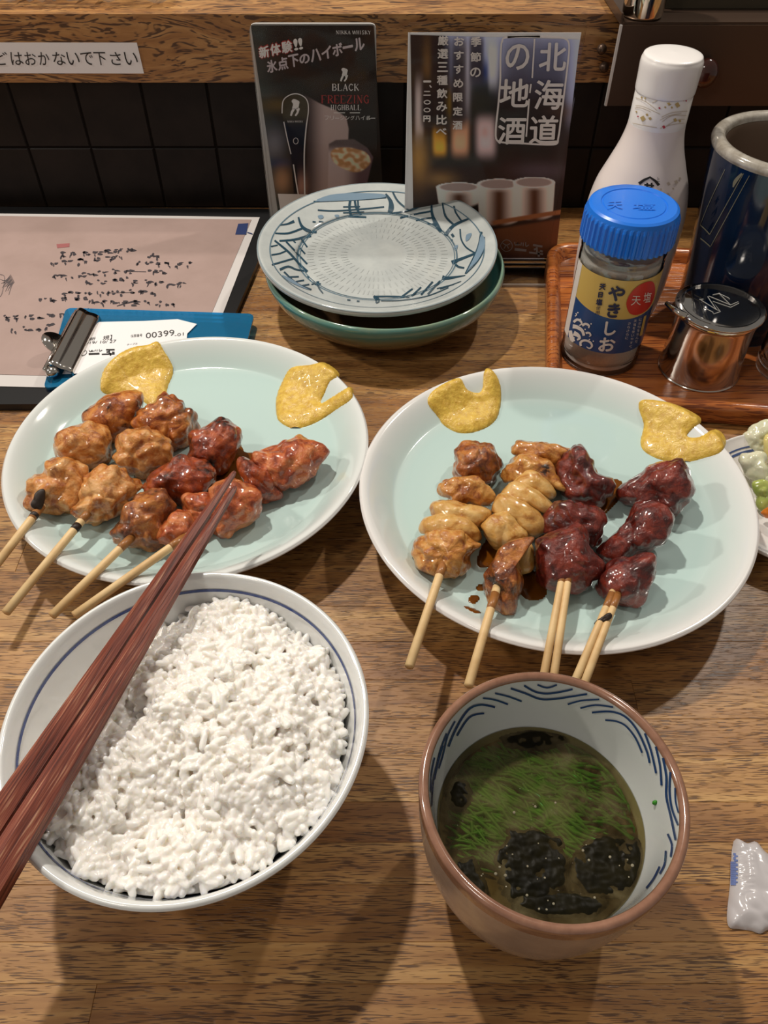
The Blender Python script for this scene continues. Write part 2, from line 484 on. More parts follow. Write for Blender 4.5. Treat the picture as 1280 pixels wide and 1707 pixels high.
M_char = mat('charred', (0.020, 0.010, 0.006), 0.5)
M_toast = mat('toasted_bamboo', (0.30, 0.12, 0.03), 0.4, coat=0.3)

# ------------------------------------------------------------------ setting: wall, ledge, counter
YW = 0.6236
wall = mk('wall_back', box(-0.75, 0.75, YW - 0.0006, YW + 0.05, -0.05, 0.0966), M_grout, smooth=False)
tag(wall, 'black tiled wall strip under the wooden ledge', 'wall', kind='structure')
TP = 0.0485
tb = {}
for r in range(2):
    for i in range(-13, 14):
        x0 = -0.2270 + i * TP; z0 = r * TP
        g = 0.0006
        b = box(-TP / 2 + g, TP / 2 - g, -TP / 2 + g, TP / 2 - g, 0, 0.0058, 0.0007)
        if 'm' not in tb:
            o = mk('tile', b, M_tile, wall, smooth=False); tb['m'] = o.data
        else:
            o = bpy.data.objects.new('tile', tb['m']); col.objects.link(o); o.parent = wall
        o.location = (x0 + TP / 2, YW + 0.0044, z0 + TP / 2)
        rr = random.Random(i * 7 + r)
        o.rotation_euler = (math.radians(90) + rr.uniform(-0.012, 0.012), 0, 0)
ledge = mk('trim_1', box(-0.75, 0.75, -0.0002, 0.0436, 0, 0.30, 0.0015), M_ledge, smooth=False)
ledge.rotation_euler = (0, 0, 0)
ledge.data.transform(Matrix.Translation((0, YW - 0.0042, 0.0966)))
# the ledge box is built with its long top: 30 cm deep shelf, front face towards the guest
me = ledge.data
for v in me.vertices:
    x, y, z = v.co
    yy = y - (YW - 0.0042); zz = z - 0.0966
    v.co = (x, YW - 0.0042 + zz, 0.0966 + yy)
bmx = bmesh.new(); bmx.from_mesh(me); bmesh.ops.recalc_face_normals(bmx, faces=bmx.faces); bmx.to_mesh(me); bmx.free()
tag(ledge, 'thick oak ledge above the black tiles carrying a paper notice', 'ledge', kind='structure')

counter = thing('wooden_counter', (0, 0, 0), 'oak counter table of narrow laminated staves under all the dishes', 'table')
mk('core_board', box(-0.6, 0.6, -0.32, YW, -0.04, -0.0065), M_core, counter, smooth=False)
rs = random.Random(11)
ys = [0.6225, 0.585, 0.553, 0.5245, 0.496, 0.470, 0.443, 0.417, 0.398, 0.3778, 0.354, 0.331, 0.309, 0.287, 0.265, 0.244, 0.223, 0.203, 0.1829, 0.1639, 0.1471,
      0.1277, 0.112, 0.0965, 0.0773, 0.0643, 0.046, 0.026, 0.005, -0.018, -0.04, -0.07, -0.10, -0.13]
for j in range(len(ys) - 1):
    y1, y0 = ys[j], ys[j + 1]
    x = -0.6 + rs.uniform(0, 0.12); cuts = [-0.6]
    if j == 25: cuts += [-0.0985]; x = 0.25
    while x < 0.5:
        if x - cuts[-1] > 0.05: cuts.append(x)
        x += rs.uniform(0.26, 0.46)
    cuts.append(0.6)
    for a, b in zip(cuts[:-1], cuts[1:]):
        dz = rs.uniform(-0.00006, 0.0)
        o = mk('stave', box(a + 0.00003, b - 0.00003, y0 + 0.00002, y1 - 0.00002, -0.0064, dz, 0.00015), M_table, counter, smooth=False)

# paper notice on the ledge
LS = plane_surf((0, YW - 0.0042, 0), (0, -1, 0), 0.0002)
def quad_slab(quad, surf, th=0.0004):
    a = [surf(u, v, th) for u, v in quad]; b = [surf(u, v, 0.0) for u, v in quad]
    n = len(a)
    return a + b, [tuple(range(n))[::-1], tuple(range(n, 2 * n))] + [(i, (i + 1) % n, n + (i + 1) % n, n + i) for i in range(n)]
note = thing('paper_notice', tuple(LS(60, 98)), 'white paper strip with black handwriting-style Japanese text stuck to the ledge front', 'notice')
mk('paper', quad_slab([(-160, 70.5), (228, 71), (240, 122.5), (-140, 122)], LS), M_paper, note, smooth=False)
nt = []
for g, x0, x1 in (('ど', -14, 14), ('は', 17, 39), ('お', 40, 61), ('か', 63, 83), ('な', 87, 110), ('い', 111, 133), ('で', 134, 156), ('下', 156, 178), ('さ', 183, 203), ('い', 207, 230)):
    nt.append(text_quad(g, ((x0 - 1, 87), (x1 - 3, 87), (x1 + 1, 108.5), (x0 + 3, 108.5)), plane_surf((0, YW - 0.0042, 0), (0, -1, 0), 0.0007)))
mk('lettering', join(*nt), M_ink, note, smooth=False)

# crumpled clear film lying on the ledge
def film():
    V, Fs = [], []; nx, ny = 60, 12
    for j in range(ny):
        for i in range(nx):
            x = -0.42 + i / (nx - 1) * 0.27; y = 0.632 + j / (ny - 1) * 0.10
            z = 0.1406 + 0.002 + abs(noise.noise(Vector((x * 70, y * 70, 2)))) * 0.010 + abs(noise.noise(Vector((x * 170, y * 170, 5)))) * 0.004
            V.append(Vector((x, y, z)))
    for j in range(ny - 1):
        for i in range(nx - 1): Fs.append((j * nx + i, j * nx + i + 1, (j + 1) * nx + i + 1, (j + 1) * nx + i))
    return V, Fs
fo = mk('plastic_film', film(), clear_mat('film', (0.96, 0.96, 0.94), 0.05, 1.35, 0.22), smooth=False)
tag(fo, 'crumpled clear plastic film lying on top of the oak ledge', 'plastic film')

# ------------------------------------------------------------------ steel holder on the ledge, right
hy = 0.592
hold = thing('metal_holder', (0.25, hy, 0.098), 'brown steel rack hooked over the ledge behind the white bottle', 'rack')
M_brown = mat('brown_steel', (0.085, 0.052, 0.036), 0.32, metal=0.55)
zt, zb_ = 0.1411, 0.0905
mk('front_panel', box(0.158, 0.50, hy, hy + 0.0015, zb_, zt), M_brown, hold, smooth=False)
mk('edge_strip', box(0.1565, 0.1580, hy - 0.0004, hy + 0.002, zb_, zt), mat('edge_steel', (0.75, 0.73, 0.72), 0.35, metal=0.6), hold, smooth=False)
mk('side_panel', box(0.1566, 0.1578, hy + 0.002, 0.75, 0.1412, 0.1475), M_brown, hold, smooth=False)
mk('shelf_plate', box(0.158, 0.50, hy + 0.0016, 0.75, 0.1412, 0.1425), M_brown, hold, smooth=False)
kn = PY(1176, 122, hy - 0.006)
def ball(c, rx, ry, rz, n=24, m=14):
    V, Fs = [], []
    for j in range(m + 1):
        t = math.pi * j / m
        for i in range(n):
            a = 2 * math.pi * i / n
            V.append(Vector((c[0] + rx * math.sin(t) * math.cos(a), c[1] + ry * math.sin(t) * math.sin(a), c[2] + rz * math.cos(t))))
    for j in range(m):
        for i in range(n):
            k = (i + 1) % n
            Fs.append((j * n + i, (j + 1) * n + i, (j + 1) * n + k, j * n + k))
    return V, Fs
mk('knob', ball(kn, 0.0085, 0.0068, 0.0095), mat('brown_knob', (0.05, 0.012, 0.008), 0.15, coat=0.6), hold, label='dark red-brown round knob')
for pv in ((1003, 82), (1007, 112)):
    q = PY(pv[0], pv[1], 0.612)
    mk('bolt', ball(q, 0.0035, 0.0035, 0.0035, 14, 8), M_brown, hold)
cup_c = (0.1735, 0.6065, 0.1426)
sc_ = thing('steel_cup', cup_c, 'shiny steel cup standing on the brown rack above the white bottle', 'cup')
mk('body', lathe([(0.0, 0), (0.0125, 0), (0.0135, 0.002), (0.0155, 0.06), (0.0150, 0.06), (0.0125, 0.003), (0.0, 0.003)], cup_c, 48), M_chrome, sc_)
tc = Vector((0.26, 0.64, 0.1426))
ti = thing('glass_box', tuple(tc), 'low dark glass box with gold metal rim on the brown rack', 'box')
mk('body', box(tc.x - 0.068, tc.x + 0.20, tc.y - 0.018, tc.y + 0.05, 0.1427, 0.155), mat('dark_glass', (0.05, 0.04, 0.025), 0.08, coat=0.5), ti, smooth=False)
mk('rim', box(tc.x - 0.070, tc.x + 0.20, tc.y - 0.020, tc.y + 0.052, 0.155, 0.1585), M_brass, ti, smooth=False)

# ------------------------------------------------------------------ menu stands
def paint(name, surf, corners, nx, ny, fn, m, parent, gain=1.0):
    """printed picture: a fine grid with a colour for each point"""
    tl, tr, br, bl = corners; V, Fs, Cc = [], [], []
    for j in range(ny + 1):
        for i in range(nx + 1):
            s, t = i / nx, j / ny
            u = (1 - t) * ((1 - s) * tl[0] + s * tr[0]) + t * ((1 - s) * bl[0] + s * br[0])
            v = (1 - t) * ((1 - s) * tl[1] + s * tr[1]) + t * ((1 - s) * bl[1] + s * br[1])
            V.append(surf(u, v)); Cc.append(fn(u, v))
    for j in range(ny):
        for i in range(nx):
            a = j * (nx + 1) + i; Fs.append((a, a + nx + 1, a + nx + 2, a + 1))
    o = mk(name, (V, Fs), m, parent, smooth=False)
    at = o.data.color_attributes.new('print', 'FLOAT_COLOR', 'POINT')
    fl = []
    for c in Cc: fl += [min(0.85, gain * x * (0.75 + 1.3 * x / (x + 0.08))) for x in c] + [1.0]
    at.data.foreach_set('color', fl)
    return o
def sstep(a, b, x):
    t = max(0.0, min(1.0, (x - a) / (b - a))); return t * t * (3 - 2 * t)
def mixv(a, b, f): return tuple(x + (y - x) * f for x, y in zip(a, b))
def soft_poly(u, v, poly, s):
    q, d = nearest((u, v), poly); return sstep(-s, s, d if inside((u, v), poly) else -d)
M_print = vcol_mat('print', 0.45)
M_ptext = mat('print_text', (0.80, 0.75, 0.74), 0.5)
# --- highball card
YL = 0.5936
SL = plane_surf((0, YL, 0), (0, -1, 0), 0.0003)
TOPZ = PY(415, 40, YL).z
st1 = thing('menu_stand', (-0.045, YL, 0), 'dark whisky highball menu card in clear acrylic stand against the ledge', 'menu')
x0, x1 = -0.0895, -0.0052
def rr_slab(x0, x1, z0, z1, y0, y1, r):
    pl = round_poly([(x0, z0), (x1, z0), (x1, z1), (x0, z1)], r, 4); n = len(pl)
    V = [Vector((p[0], y0, p[1])) for p in pl] + [Vector((p[0], y1, p[1])) for p in pl]
    return V, [tuple(range(n)), tuple(range(n, 2 * n))[::-1]] + [(i, n + i, n + (i + 1) % n, (i + 1) % n) for i in range(n)]
mk('back_sheet', rr_slab(x0, x1, 0.0005, TOPZ, YL + 0.0006, YL + 0.0030, 0.004), M_edge, st1, smooth=False)
mk('acrylic_front', rr_slab(x0, x1, 0.0005, TOPZ, YL - 0.0032, YL - 0.0014, 0.004), M_acrylic, st1, smooth=False)
mk('acrylic_foot', box(x0, x1, YL - 0.03, YL - 0.0033, 0.0003, 0.002), M_acrylic, st1, smooth=False)
machine_face = closed_curve([(470, 185), (480, 163), (498, 157), (513, 170), (514, 200), (509, 240), (508, 330), (494, 330), (486, 270), (478, 225)], 4)
machine_side = [(508, 158), (532, 172), (560, 184), (577, 196), (581, 215), (580, 235), (556, 240), (548, 330), (508, 330), (512, 230), (516, 190)]
glass_body = [(548, 240), (560, 233), (590, 232), (612, 246), (622, 262), (613, 300), (606, 330), (546, 330)]
ice = closed_curve([(551, 255), (560, 247), (580, 246), (600, 250), (612, 256), (618, 270), (606, 283), (590, 287), (570, 280), (556, 270)], 3)
hole_a = [(486, 275), (494, 272), (497, 325), (490, 325)]
def paint_l(u, v):
    n = noise.noise(Vector((u * 0.02, v * 0.02, 1.3)))
    c = mixv((0.022, 0.016, 0.014), (0.045, 0.022, 0.012), max(0, n) * 1.2)
    c = mixv(c, (0.040, 0.045, 0.042), sstep(0, 45, 470 + (v - 40) * 0.1 - u) * 0.8 + 0.35 * sstep(230, 330, v))
    c = mixv(c, (0.10, 0.07, 0.03), math.exp(-((u - 462) / 30) ** 2 - ((v - 175) / 12) ** 2) * 0.8)
    c = mixv(c, (0.16, 0.15, 0.17), math.exp(-((u - 458) / 18) ** 2 - ((v - 240) / 25) ** 2) * 0.7)
    c = mixv(c, (0.02, 0.035, 0.08), math.exp(-((u - 465) / 20) ** 2 - ((v - 272) / 9) ** 2) * 0.9)
    c = mixv(c, (0.30, 0.17, 0.10), math.exp(-((u - 470) / 14) ** 2 - ((v - 300) / 22) ** 2) * 0.8)
    c = mixv(c, mixv((0.05, 0.035, 0.035), (0.30, 0.23, 0.22), sstep(510, 545, u)), soft_poly(u, v, machine_side, 1.2))
    c = mixv(c, mixv((0.055, 0.045, 0.03), (0.008, 0.010, 0.022), sstep(190, 215, v)), soft_poly(u, v, machine_face, 1.0))
    c = mixv(c, (0.32, 0.18, 0.14), math.exp(-((u - 503) / 9) ** 2 - ((v - 310) / 22) ** 2) * 0.8)
    c = mixv(c, (0.01, 0.01, 0.015), soft_poly(u, v, hole_a, 1.0))
    f = soft_poly(u, v, glass_body, 1.2)
    if f > 0:
        g = mixv((0.36, 0.29, 0.29), (0.12, 0.08, 0.09), sstep(570, 600, u)); g = mixv(g, (0.10, 0.075, 0.075), sstep(258, 240, v))
        c = mixv(c, g, f)
        fi = soft_poly(u, v, ice, 1.5)
        n2 = noise.noise(Vector((u * 0.11, v * 0.13, 4)))
        c = mixv(c, mixv((0.36, 0.20, 0.10), (0.62, 0.46, 0.34), sstep(-0.2, 0.4, n2)), fi)
    return c
paint('printed_picture', SL, ((418, 42), (623, 42), (640, 352), (463, 352)), 150, 225, paint_l, M_print, st1)
S2 = plane_surf((0, YL, 0), (0, -1, 0), 0.0006)
M_red = mat('print_red', (0.42, 0.03, 0.025), 0.5)
def slant(chars, x0, y0, dx, dy, w_, h_, surf, wt=0.7, sl=-0.2, e0=0.0006):
    out = []
    for i, g in enumerate(chars):
        x, y = x0 + dx * i, y0 + dy * i
        hh = h_; yy = y
        if g in 'のー': hh = h_ * (0.75 if g == 'の' else 0.16); yy = y + (h_ * 0.2 if g == 'の' else h_ * 0.42)
        if g == '!': ww = w_ * 0.35
        else: ww = w_
        for q, (ox, oy) in enumerate(((0, 0), (wt, 0), (-wt, 0), (0, wt), (0, -wt))):
            out.append(text_quad(g, ((x + ox, yy + oy), (x + ww + ox, yy + sl * ww + oy), (x + ww + hh * 0.12 + ox, yy + sl * ww + hh + oy), (x + hh * 0.12 + ox, yy + hh + oy)), surf, 0.0, e0 + q * 0.00004))
    return join(*out)
mk('lettering', slant('新体験', 431, 78, 19, -4.2, 16.5, 20, SL, 1.8, e0=0.00042), M_red, st1, smooth=False, label='red outline of headline')
mk('lettering', join(slant('新体験', 431, 79, 19, -4.2, 16, 18.5, SL, 0.7, e0=0.00075), slant('!!', 489, 66, 8, -1.6, 16, 18, SL, 0.7, e0=0.00075)) , M_ptext, st1, smooth=False, label='white headline characters')
mk('lettering', slant('氷点下のハイボール', 444, 102, 18.2, -4.6, 16, 20, S2, 0.7), mat('print_lilac', (0.60, 0.51, 0.54), 0.5), st1, smooth=False, label='lilac headline characters')
SER = {  # small serif alphabet: thick and thin strokes in a unit box, y down
 'B': [((.2, 0), (.2, 1), .2), ((.05, 0), (.6, 0), .07), ((.6, 0), (.85, .25), (.6, .48), .13), ((.2, .48), (.6, .48), .07), ((.6, .48), (.95, .75), (.6, 1), .15), ((.05, 1), (.6, 1), .07)],
 'L': [((.2, 0), (.2, 1), .2), ((.05, 0), (.4, 0), .07), ((.05, 1), (.9, 1), .07), ((.9, 1), (.92, .75), .06)],
 'A': [((.5, 0), (.1, 1), .07), ((.5, 0), (.88, 1), .2), ((.25, .65), (.7, .65), .06), ((0, 1), (.25, 1), .06), ((.7, 1), (1, 1), .06)],
 'C': [((.9, .2), (.5, 0), (.12, .5), (.5, 1), (.92, .8), .15)],
 'K': [((.2, 0), (.2, 1), .2), ((.05, 0), (.4, 0), .07), ((.05, 1), (.4, 1), .07), ((.9, 0), (.25, .55), .07), ((.4, .42), (.95, 1), .18)],
 'F': [((.2, 0), (.2, 1), .2), ((.05, 0), (.9, 0), .08), ((.9, 0), (.92, .22), .06), ((.2, .48), (.65, .48), .06), ((.05, 1), (.4, 1), .06)],
 'R': [((.2, 0), (.2, 1), .2), ((.05, 0), (.6, 0), .07), ((.6, 0), (.88, .25), (.55, .5), .13), ((.2, .5), (.55, .5), .07), ((.5, .5), (.98, 1), .18), ((.05, 1), (.4, 1), .06)],
 'E': [((.2, 0), (.2, 1), .2), ((.05, 0), (.88, 0), .08), ((.2, .48), (.65, .48), .06), ((.05, 1), (.9, 1), .08), ((.88, 0), (.9, .2), .06), ((.9, 1), (.92, .78), .06)],
 'Z': [((.1, 0), (.9, 0), .08), ((.9, 0), (.1, 1), .18), ((.1, 1), (.95, 1), .08), ((.1, 0), (.08, .2), .06), ((.95, 1), (.97, .8), .06)],
 'I': [((.5, 0), (.5, 1), .3), ((.2, 0), (.8, 0), .07), ((.2, 1), (.8, 1), .07)],
 'N': [((.15, 0), (.15, 1), .07), ((.15, 0), (.85, 1), .2), ((.85, 0), (.85, 1), .07), ((0, 0), (.3, 0), .06), ((.7, 0), (1, 0), .06), ((0, 1), (.3, 1), .06)],
 'G': [((.9, .2), (.5, 0), (.12, .5), (.5, 1), (.85, .85), .15), ((.85, .55), (.85, 1), .16), ((.6, .55), (1, .55), .06)],
 'H': [((.2, 0), (.2, 1), .2), ((.8, 0), (.8, 1), .2), ((.2, .5), (.8, .5), .06), ((.05, 0), (.35, 0), .06), ((.65, 0), (.95, 0), .06), ((.05, 1), (.35, 1), .06), ((.65, 1), (.95, 1), .06)],
 'S': [((.85, .15), (.5, 0), (.2, .25), (.5, .5), (.82, .75), (.5, 1), (.12, .85), .15)],
 'W': [((.0, 0), (.27, 1), .16), ((.27, 1), (.5, 0), .06), ((.5, 0), (.73, 1), .16), ((.73, 1), (1, 0), .06)],
 'Y': [((.08, 0), (.5, .5), .18), ((.92, 0), (.5, .5), .07), ((.5, .5), (.5, 1), .2), ((.3, 1), (.7, 1), .06)]}
def serif(word, x0, y0, x1, y1, surf, gap=0.12):
    out = []; wts = [0.6 if g == 'I' else (1.25 if g == 'W' else (0.5 if g == ' ' else 1.0)) for g in word]
    tot = sum(wts) + gap * (len(word) - 1); k = (x1 - x0) / tot; x = x0; hh = y1 - y0
    for g, ww in zip(word, wts):
        cw = ww * k
        for s in SER.get(g, ()):
            out.append(stroke([(x + a * cw, y0 + b * hh) for a, b in s[:-1]], s[-1] * cw, surf, 3))
        x += cw + gap * k
    return join(*out)
mk('lettering', serif('NIKKA WHISKY', 560, 51, 618, 57, S2), M_ptext, st1, smooth=False)
mk('lettering', serif('BLACK', 553, 140, 598, 151, S2), M_ptext, st1, smooth=False)
mk('lettering', serif('FREEZING', 535, 159, 615, 172, S2), M_red, st1, smooth=False, label='red lettering')
mk('lettering', serif('HIGHBALL', 551, 175, 602, 183.5, S2), M_ptext, st1, smooth=False)
mk('lettering', join(stroke([(556, 188), (575, 188)], 1.2, S2), stroke([(583, 188), (600, 188)], 1.2, S2), serif('NIKKA WHISKY', 479, 201, 505, 204, S2)), M_ptext, st1, smooth=False)
mk('lettering', join(*[text_box(g, 541 + i * 8.6, 193, 548 + i * 8.6, 200, S2) if g != 'ー' else stroke([(541 + i * 8.6, 197), (548 + i * 8.6, 197)], 1.1, S2) for i, g in enumerate('フリージングハイボー')], text_box('ル', 611, 193, 618, 200, S2)), M_ptext, st1, smooth=False)
def emblem(cx, cy, s):
    a = closed_curve([(cx - 4 * s, cy - 9 * s), (cx - 1 * s, cy - 12 * s), (cx + 6 * s, cy - 9 * s), (cx + 6 * s, cy - 5 * s), (cx + 4 * s, cy + 1 * s), (cx - 3 * s, cy + 1 * s), (cx - 2 * s, cy - 5 * s)], 3)
    b = [(cx - 3 * s, cy + 1 * s), (cx + 1 * s, cy + 1 * s), (cx - 2 * s, cy + 6 * s), (cx - 4 * s, cy + 11 * s), (cx - 6 * s, cy + 10 * s), (cx - 5 * s, cy + 5 * s)]
    c = [(cx + 2 * s, cy + 1 * s), (cx + 5 * s, cy - 1 * s), (cx + 7 * s, cy + 1 * s), (cx + 5 * s, cy + 7 * s), (cx + 2 * s, cy + 11 * s), (cx + 0 * s, cy + 10 * s), (cx + 3 * s, cy + 5 * s)]
    return join(fill_px(a, S2), fill_px(b, S2), fill_px(c, S2))
mk('emblem', join(emblem(573, 125, 1.0), emblem(491, 180, 1.25)), M_ptext, st1, smooth=False)
mk('print_lines', join(stroke([(470, 189), (472, 168), (484, 158), (498, 157), (511, 166), (514, 184), (510, 215), (507, 260), (508, 324)], [1.6] * 6 + [2, 2.2, 2.4], S2),
                       stroke([(473, 203), (479, 232), (485, 257)], 1.6, S2), stroke([(489, 274), (493, 300), (497, 324)], 2, S2),
                       stroke(ellipse_px(493, 235, 4, 5, 12) + [(497, 235)], 0.9, S2, 2)), M_ptext, st1, smooth=False)
mk('price_tag', fill_px([(463, 323), (512, 324), (520, 356), (468, 356)], S2), M_ptext, st1, smooth=False)

# --- sake card
YR = 0.5380
SR = plane_surf((0, YR, 0), (0, -1, 0), 0.0003)
SR2 = plane_surf((0, YR, 0), (0, -1, 0), 0.0006); SR3 = plane_surf((0, YR, 0), (0, -1, 0), 0.0009)
st2 = thing('menu_stand', (0.068, YR, 0), 'local sake menu card with bottles and cups in clear acrylic stand beside wooden tray', 'menu')
xa, xb = 0.0144, 0.1215; zt2 = 0.1575
mk('card', box(xa + 0.0002, xb - 0.002, YR, YR + 0.0005, 0.002, 0.1525), M_paper, st2, smooth=False)
mk('acrylic_front', box(xa, xb, YR - 0.0026, YR - 0.0016, 0.0022, zt2), M_acrylic, st2, smooth=False)
mk('acrylic_back', box(xa, xb, YR + 0.0007, YR + 0.0015, 0.0022, zt2), M_acrylic, st2, smooth=False)
mk('acrylic_foot', box(xa, xb, YR - 0.034, YR + 0.003, 0.0003, 0.0021), M_acrylic, st2, smooth=False)
mk('foot_edge', box(xa, xb, YR - 0.0346, YR - 0.0341, 0.0003, 0.0021), M_edge, st2, smooth=False)
def gs(u, v, cx, cy, sx, sy, p=2): return math.exp(-abs((u - cx) / sx) ** p - abs((v - cy) / sy) ** p)
cups = [((764, 312), 37, 8, 30), ((831, 307), 36, 9, 64), ((890, 304), 35, 9, 58)]
HALO = [(832, 62, 948, 240), (784, 61, 804, 135), (754, 61, 775, 213), (728, 59, 749, 230), (704, 132, 720, 208)]
def paint_r(u, v):
    c = (0.030, 0.017, 0.014)
    c = mixv(c, (0.30, 0.32, 0.46), sstep(735, 750, u) * sstep(185, 90, v) * 0.95)
    c = mixv(c, (0.34, 0.36, 0.52), gs(u, v, 955, 130, 14, 70, 4) * 0.8)
    c = mixv(c, (0.18, 0.10, 0.035), gs(u, v, 712, 110, 8, 45) * 0.5)
    c = mixv(c, (0.03, 0.017, 0.017), gs(u, v, 728, 110, 9, 60, 4) * 0.85)
    c = mixv(c, (0.36, 0.30, 0.30), gs(u, v, 699, 190, 7, 55, 4) * 0.85)
    c = mixv(c, (0.42, 0.39, 0.45), gs(u, v, 775, 130, 10, 60, 4) * 0.8)
    c = mixv(c, (0.02, 0.04, 0.14), gs(u, v, 808, 120, 8, 22) * 0.9)
    c = mixv(c, (0.022, 0.026, 0.024), gs(u, v, 805, 165, 26, 34, 4) * 0.95)
    c = mixv(c, (0.46, 0.46, 0.52), gs(u, v, 822, 110, 8, 36, 4) * 0.75)
    c = mixv(c, (0.12, 0.07, 0.04), gs(u, v, 925, 185, 35, 14) * 0.8)
    c = mixv(c, (0.028, 0.028, 0.025), gs(u, v, 870, 215, 50, 45, 4) * 0.8)
    c = mixv(c, (0.025, 0.024, 0.022), gs(u, v, 765, 250, 75, 28, 6) * 0.9)
    c = mixv(c, (0.55, 0.34, 0.03), gs(u, v, 747, 172, 5, 22) * 0.9)
    c = mixv(c, (0.60, 0.32, 0.05), gs(u, v, 733, 236, 11, 22, 4) * 0.95)
    c = mixv(c, (0.52, 0.28, 0.18), gs(u, v, 767, 230, 14, 28, 4) * 0.95)
    c = mixv(c, (0.46, 0.34, 0.35), gs(u, v, 810, 228, 16, 32, 4) * 0.95)
    c = mixv(c, (0.35, 0.14, 0.12), gs(u, v, 808, 220, 7, 10) * 0.5)
    c = mixv(c, (0.26, 0.15, 0.05), gs(u, v, 698, 265, 16, 40) * 0.8)
    c = mixv(c, (0.20, 0.12, 0.05), gs(u, v, 735, 298, 25, 12) * 0.7)
    c = mixv(c, (0.10, 0.075, 0.09), gs(u, v, 900, 285, 50, 16) * 0.6)
    c = mixv(c, (0.013, 0.009, 0.009), sstep(330, 352, v) * sstep(870, 820, u) * 0.9)
    dk = (0.022, 0.014, 0.016)
    for x0_, y0_, x1_, y1_ in HALO:
        cx, cy = (x0_ + x1_) / 2, (y0_ + y1_) / 2
        uu = u + (v - cy) * (0.05 if x0_ > 820 else 0.01)
        c = mixv(c, dk, gs(uu, v, cx, cy, (x1_ - x0_) / 2 + 3, (y1_ - y0_) / 2 + 4, 6) * (0.72 if x0_ > 820 else 0.9))
    for (cx, cy), a, b, hh in cups:
        bx = abs(u - cx) / (a * (1 - 0.12 * max(0, (v - cy)) / hh))
        inb = sstep(1.03, 0.97, bx) * sstep(cy - 2, cy, v) * sstep(cy + hh + 8, cy + hh + 2, v + 8 * bx * bx)
        s = (u - cx) / a
        g = mixv((0.44, 0.37, 0.34), (0.075, 0.035, 0.022), sstep(0.75, 0.0, abs(s - 0.02)) * sstep(cy + 2, cy + 16, v))
        c = mixv(c, g, inb)
        e = math.hypot((u - cx) / a, (v - cy) / b)
        c = mixv(c, mixv((0.22, 0.17, 0.16), (0.50, 0.43, 0.41), sstep(0.75, 0.95, e)), sstep(1.03, 0.97, e))
    t = (v - 372 + (u - 820) * 0.16)
    c = mixv(c, (0.20, 0.085, 0.04), sstep(-5, -3, t) * sstep(5, 2, t) * sstep(815, 825, u))
    c = mixv(c, (0.11, 0.045, 0.022), sstep(8, 14, t) * sstep(450, 400, v))
    return c
paint('printed_picture', SR, ((684, 58), (966, 66), (926, 430), (690, 430)), 200, 265, paint_r, M_print, st2, 1.3)
M_white_print = mat('print_white', (0.85, 0.78, 0.76), 0.5); M_dark_print = mat('print_dark', (0.020, 0.012, 0.014), 0.6)
big = [('北', (898, 72, 942, 118)), ('海', (890, 134, 937, 182)), ('道', (882, 193, 928, 240)), ('の', (842, 74, 880, 116)), ('地', (832, 132, 880, 178)), ('酒', (829, 196, 874, 240))]
mk('lettering', join(*[bold(text_box, g, *b, SR3, d=0.9, sk=3) for g, b in big]), M_white_print, st2, smooth=False, label='large white brush characters')
fr = [(846, 62), (900, 61), (936, 63), (948, 72), (947, 100), (941, 150), (934, 205), (930, 232), (922, 241), (870, 239), (836, 237), (826, 226), (830, 180), (834, 130), (835, 80)]
mk('printed_frame', join(stroke(closed_curve(fr, 2) + [fr[0], fr[1]], 3.0, SR3, 2), stroke([(891, 65), (887, 130)], 2.6, SR3), stroke([(885, 140), (883, 155)], 2.6, SR3), stroke([(882, 165), (877, 228)], 2.6, SR3)), M_white_print, st2, smooth=False)
cols_t = [('季節の', 785, 62, 17, 25.5), ('おすすめ限定酒', 757.5, 62, 15.5, 23.3), ('厳選三種飲み比べ', 730, 60, 17, 22.0), ('一', 706, 131, 12, 20), ('二', 706, 152, 11.5, 15), ('〇〇円', 706.5, 167, 11, 13)]
tw, td = [], []
for s, x, y, sz, dy in cols_t:
    for i, g in enumerate(s):
        sh = -0.02 * dy * i
        hh = sz * (0.2 if g == '一' else (0.62 if g in '二〇' else (0.9 if g != 'べ' else 0.6)))
        yy = y + dy * i + (sz * 0.3 if g == '一' else 0)
        tw.append(bold(text_box, g, x + sh, yy, x + sh + sz, yy + hh, SR3, d=0.55))
tw.append(stroke([(716, 142), (719, 146)], 2, SR3))
mk('lettering', join(*tw), M_white_print, st2, smooth=False, label='small white vertical text')
def shop_logo(m, surf):
    def q(x, y): return (m[0] + m[2] * x + m[4] * y, m[1] + m[3] * x + m[5] * y)
    S = [([(0, 14), (6, 4), (14, 0), (22, 4), (26, 13), (22, 22), (13, 26), (5, 22), (0, 14)], 1.6), ([(5, 8), (13, 12), (21, 8)], 2), ([(8, 20), (13, 12), (18, 19)], 2),
         ([(30, 4), (33, 11), (38, 5), (36, 10), (42, 9)], 2.2), ([(45, 4), (44, 11)], 2), ([(49, 4), (49, 12)], 2), ([(54, 3), (55, 12), (61, 8)], 2), ([(31, 20), (56, 21)], 5.5),
         ([(70, 8), (90, 10)], 4.5), ([(72, 18), (77, 16)], 4), ([(78, 12), (79, 24)], 4), ([(62, 25), (92, 27)], 4), ([(85, 20), (91, 21)], 4), ([(82, 22), (83, 33)], 4.5)]
    k = math.sqrt(abs(m[2] * m[5] - m[3] * m[4]))
    return join(*[stroke([q(*p) for p in s], wd * k, surf, 3) for s, wd in S])
mk('shop_mark', shop_logo((834, 399, 0.78, 0.05, -0.02, 0.75), SR3), mat('mark_grey', (0.30, 0.24, 0.22), 0.5), st2, smooth=False)

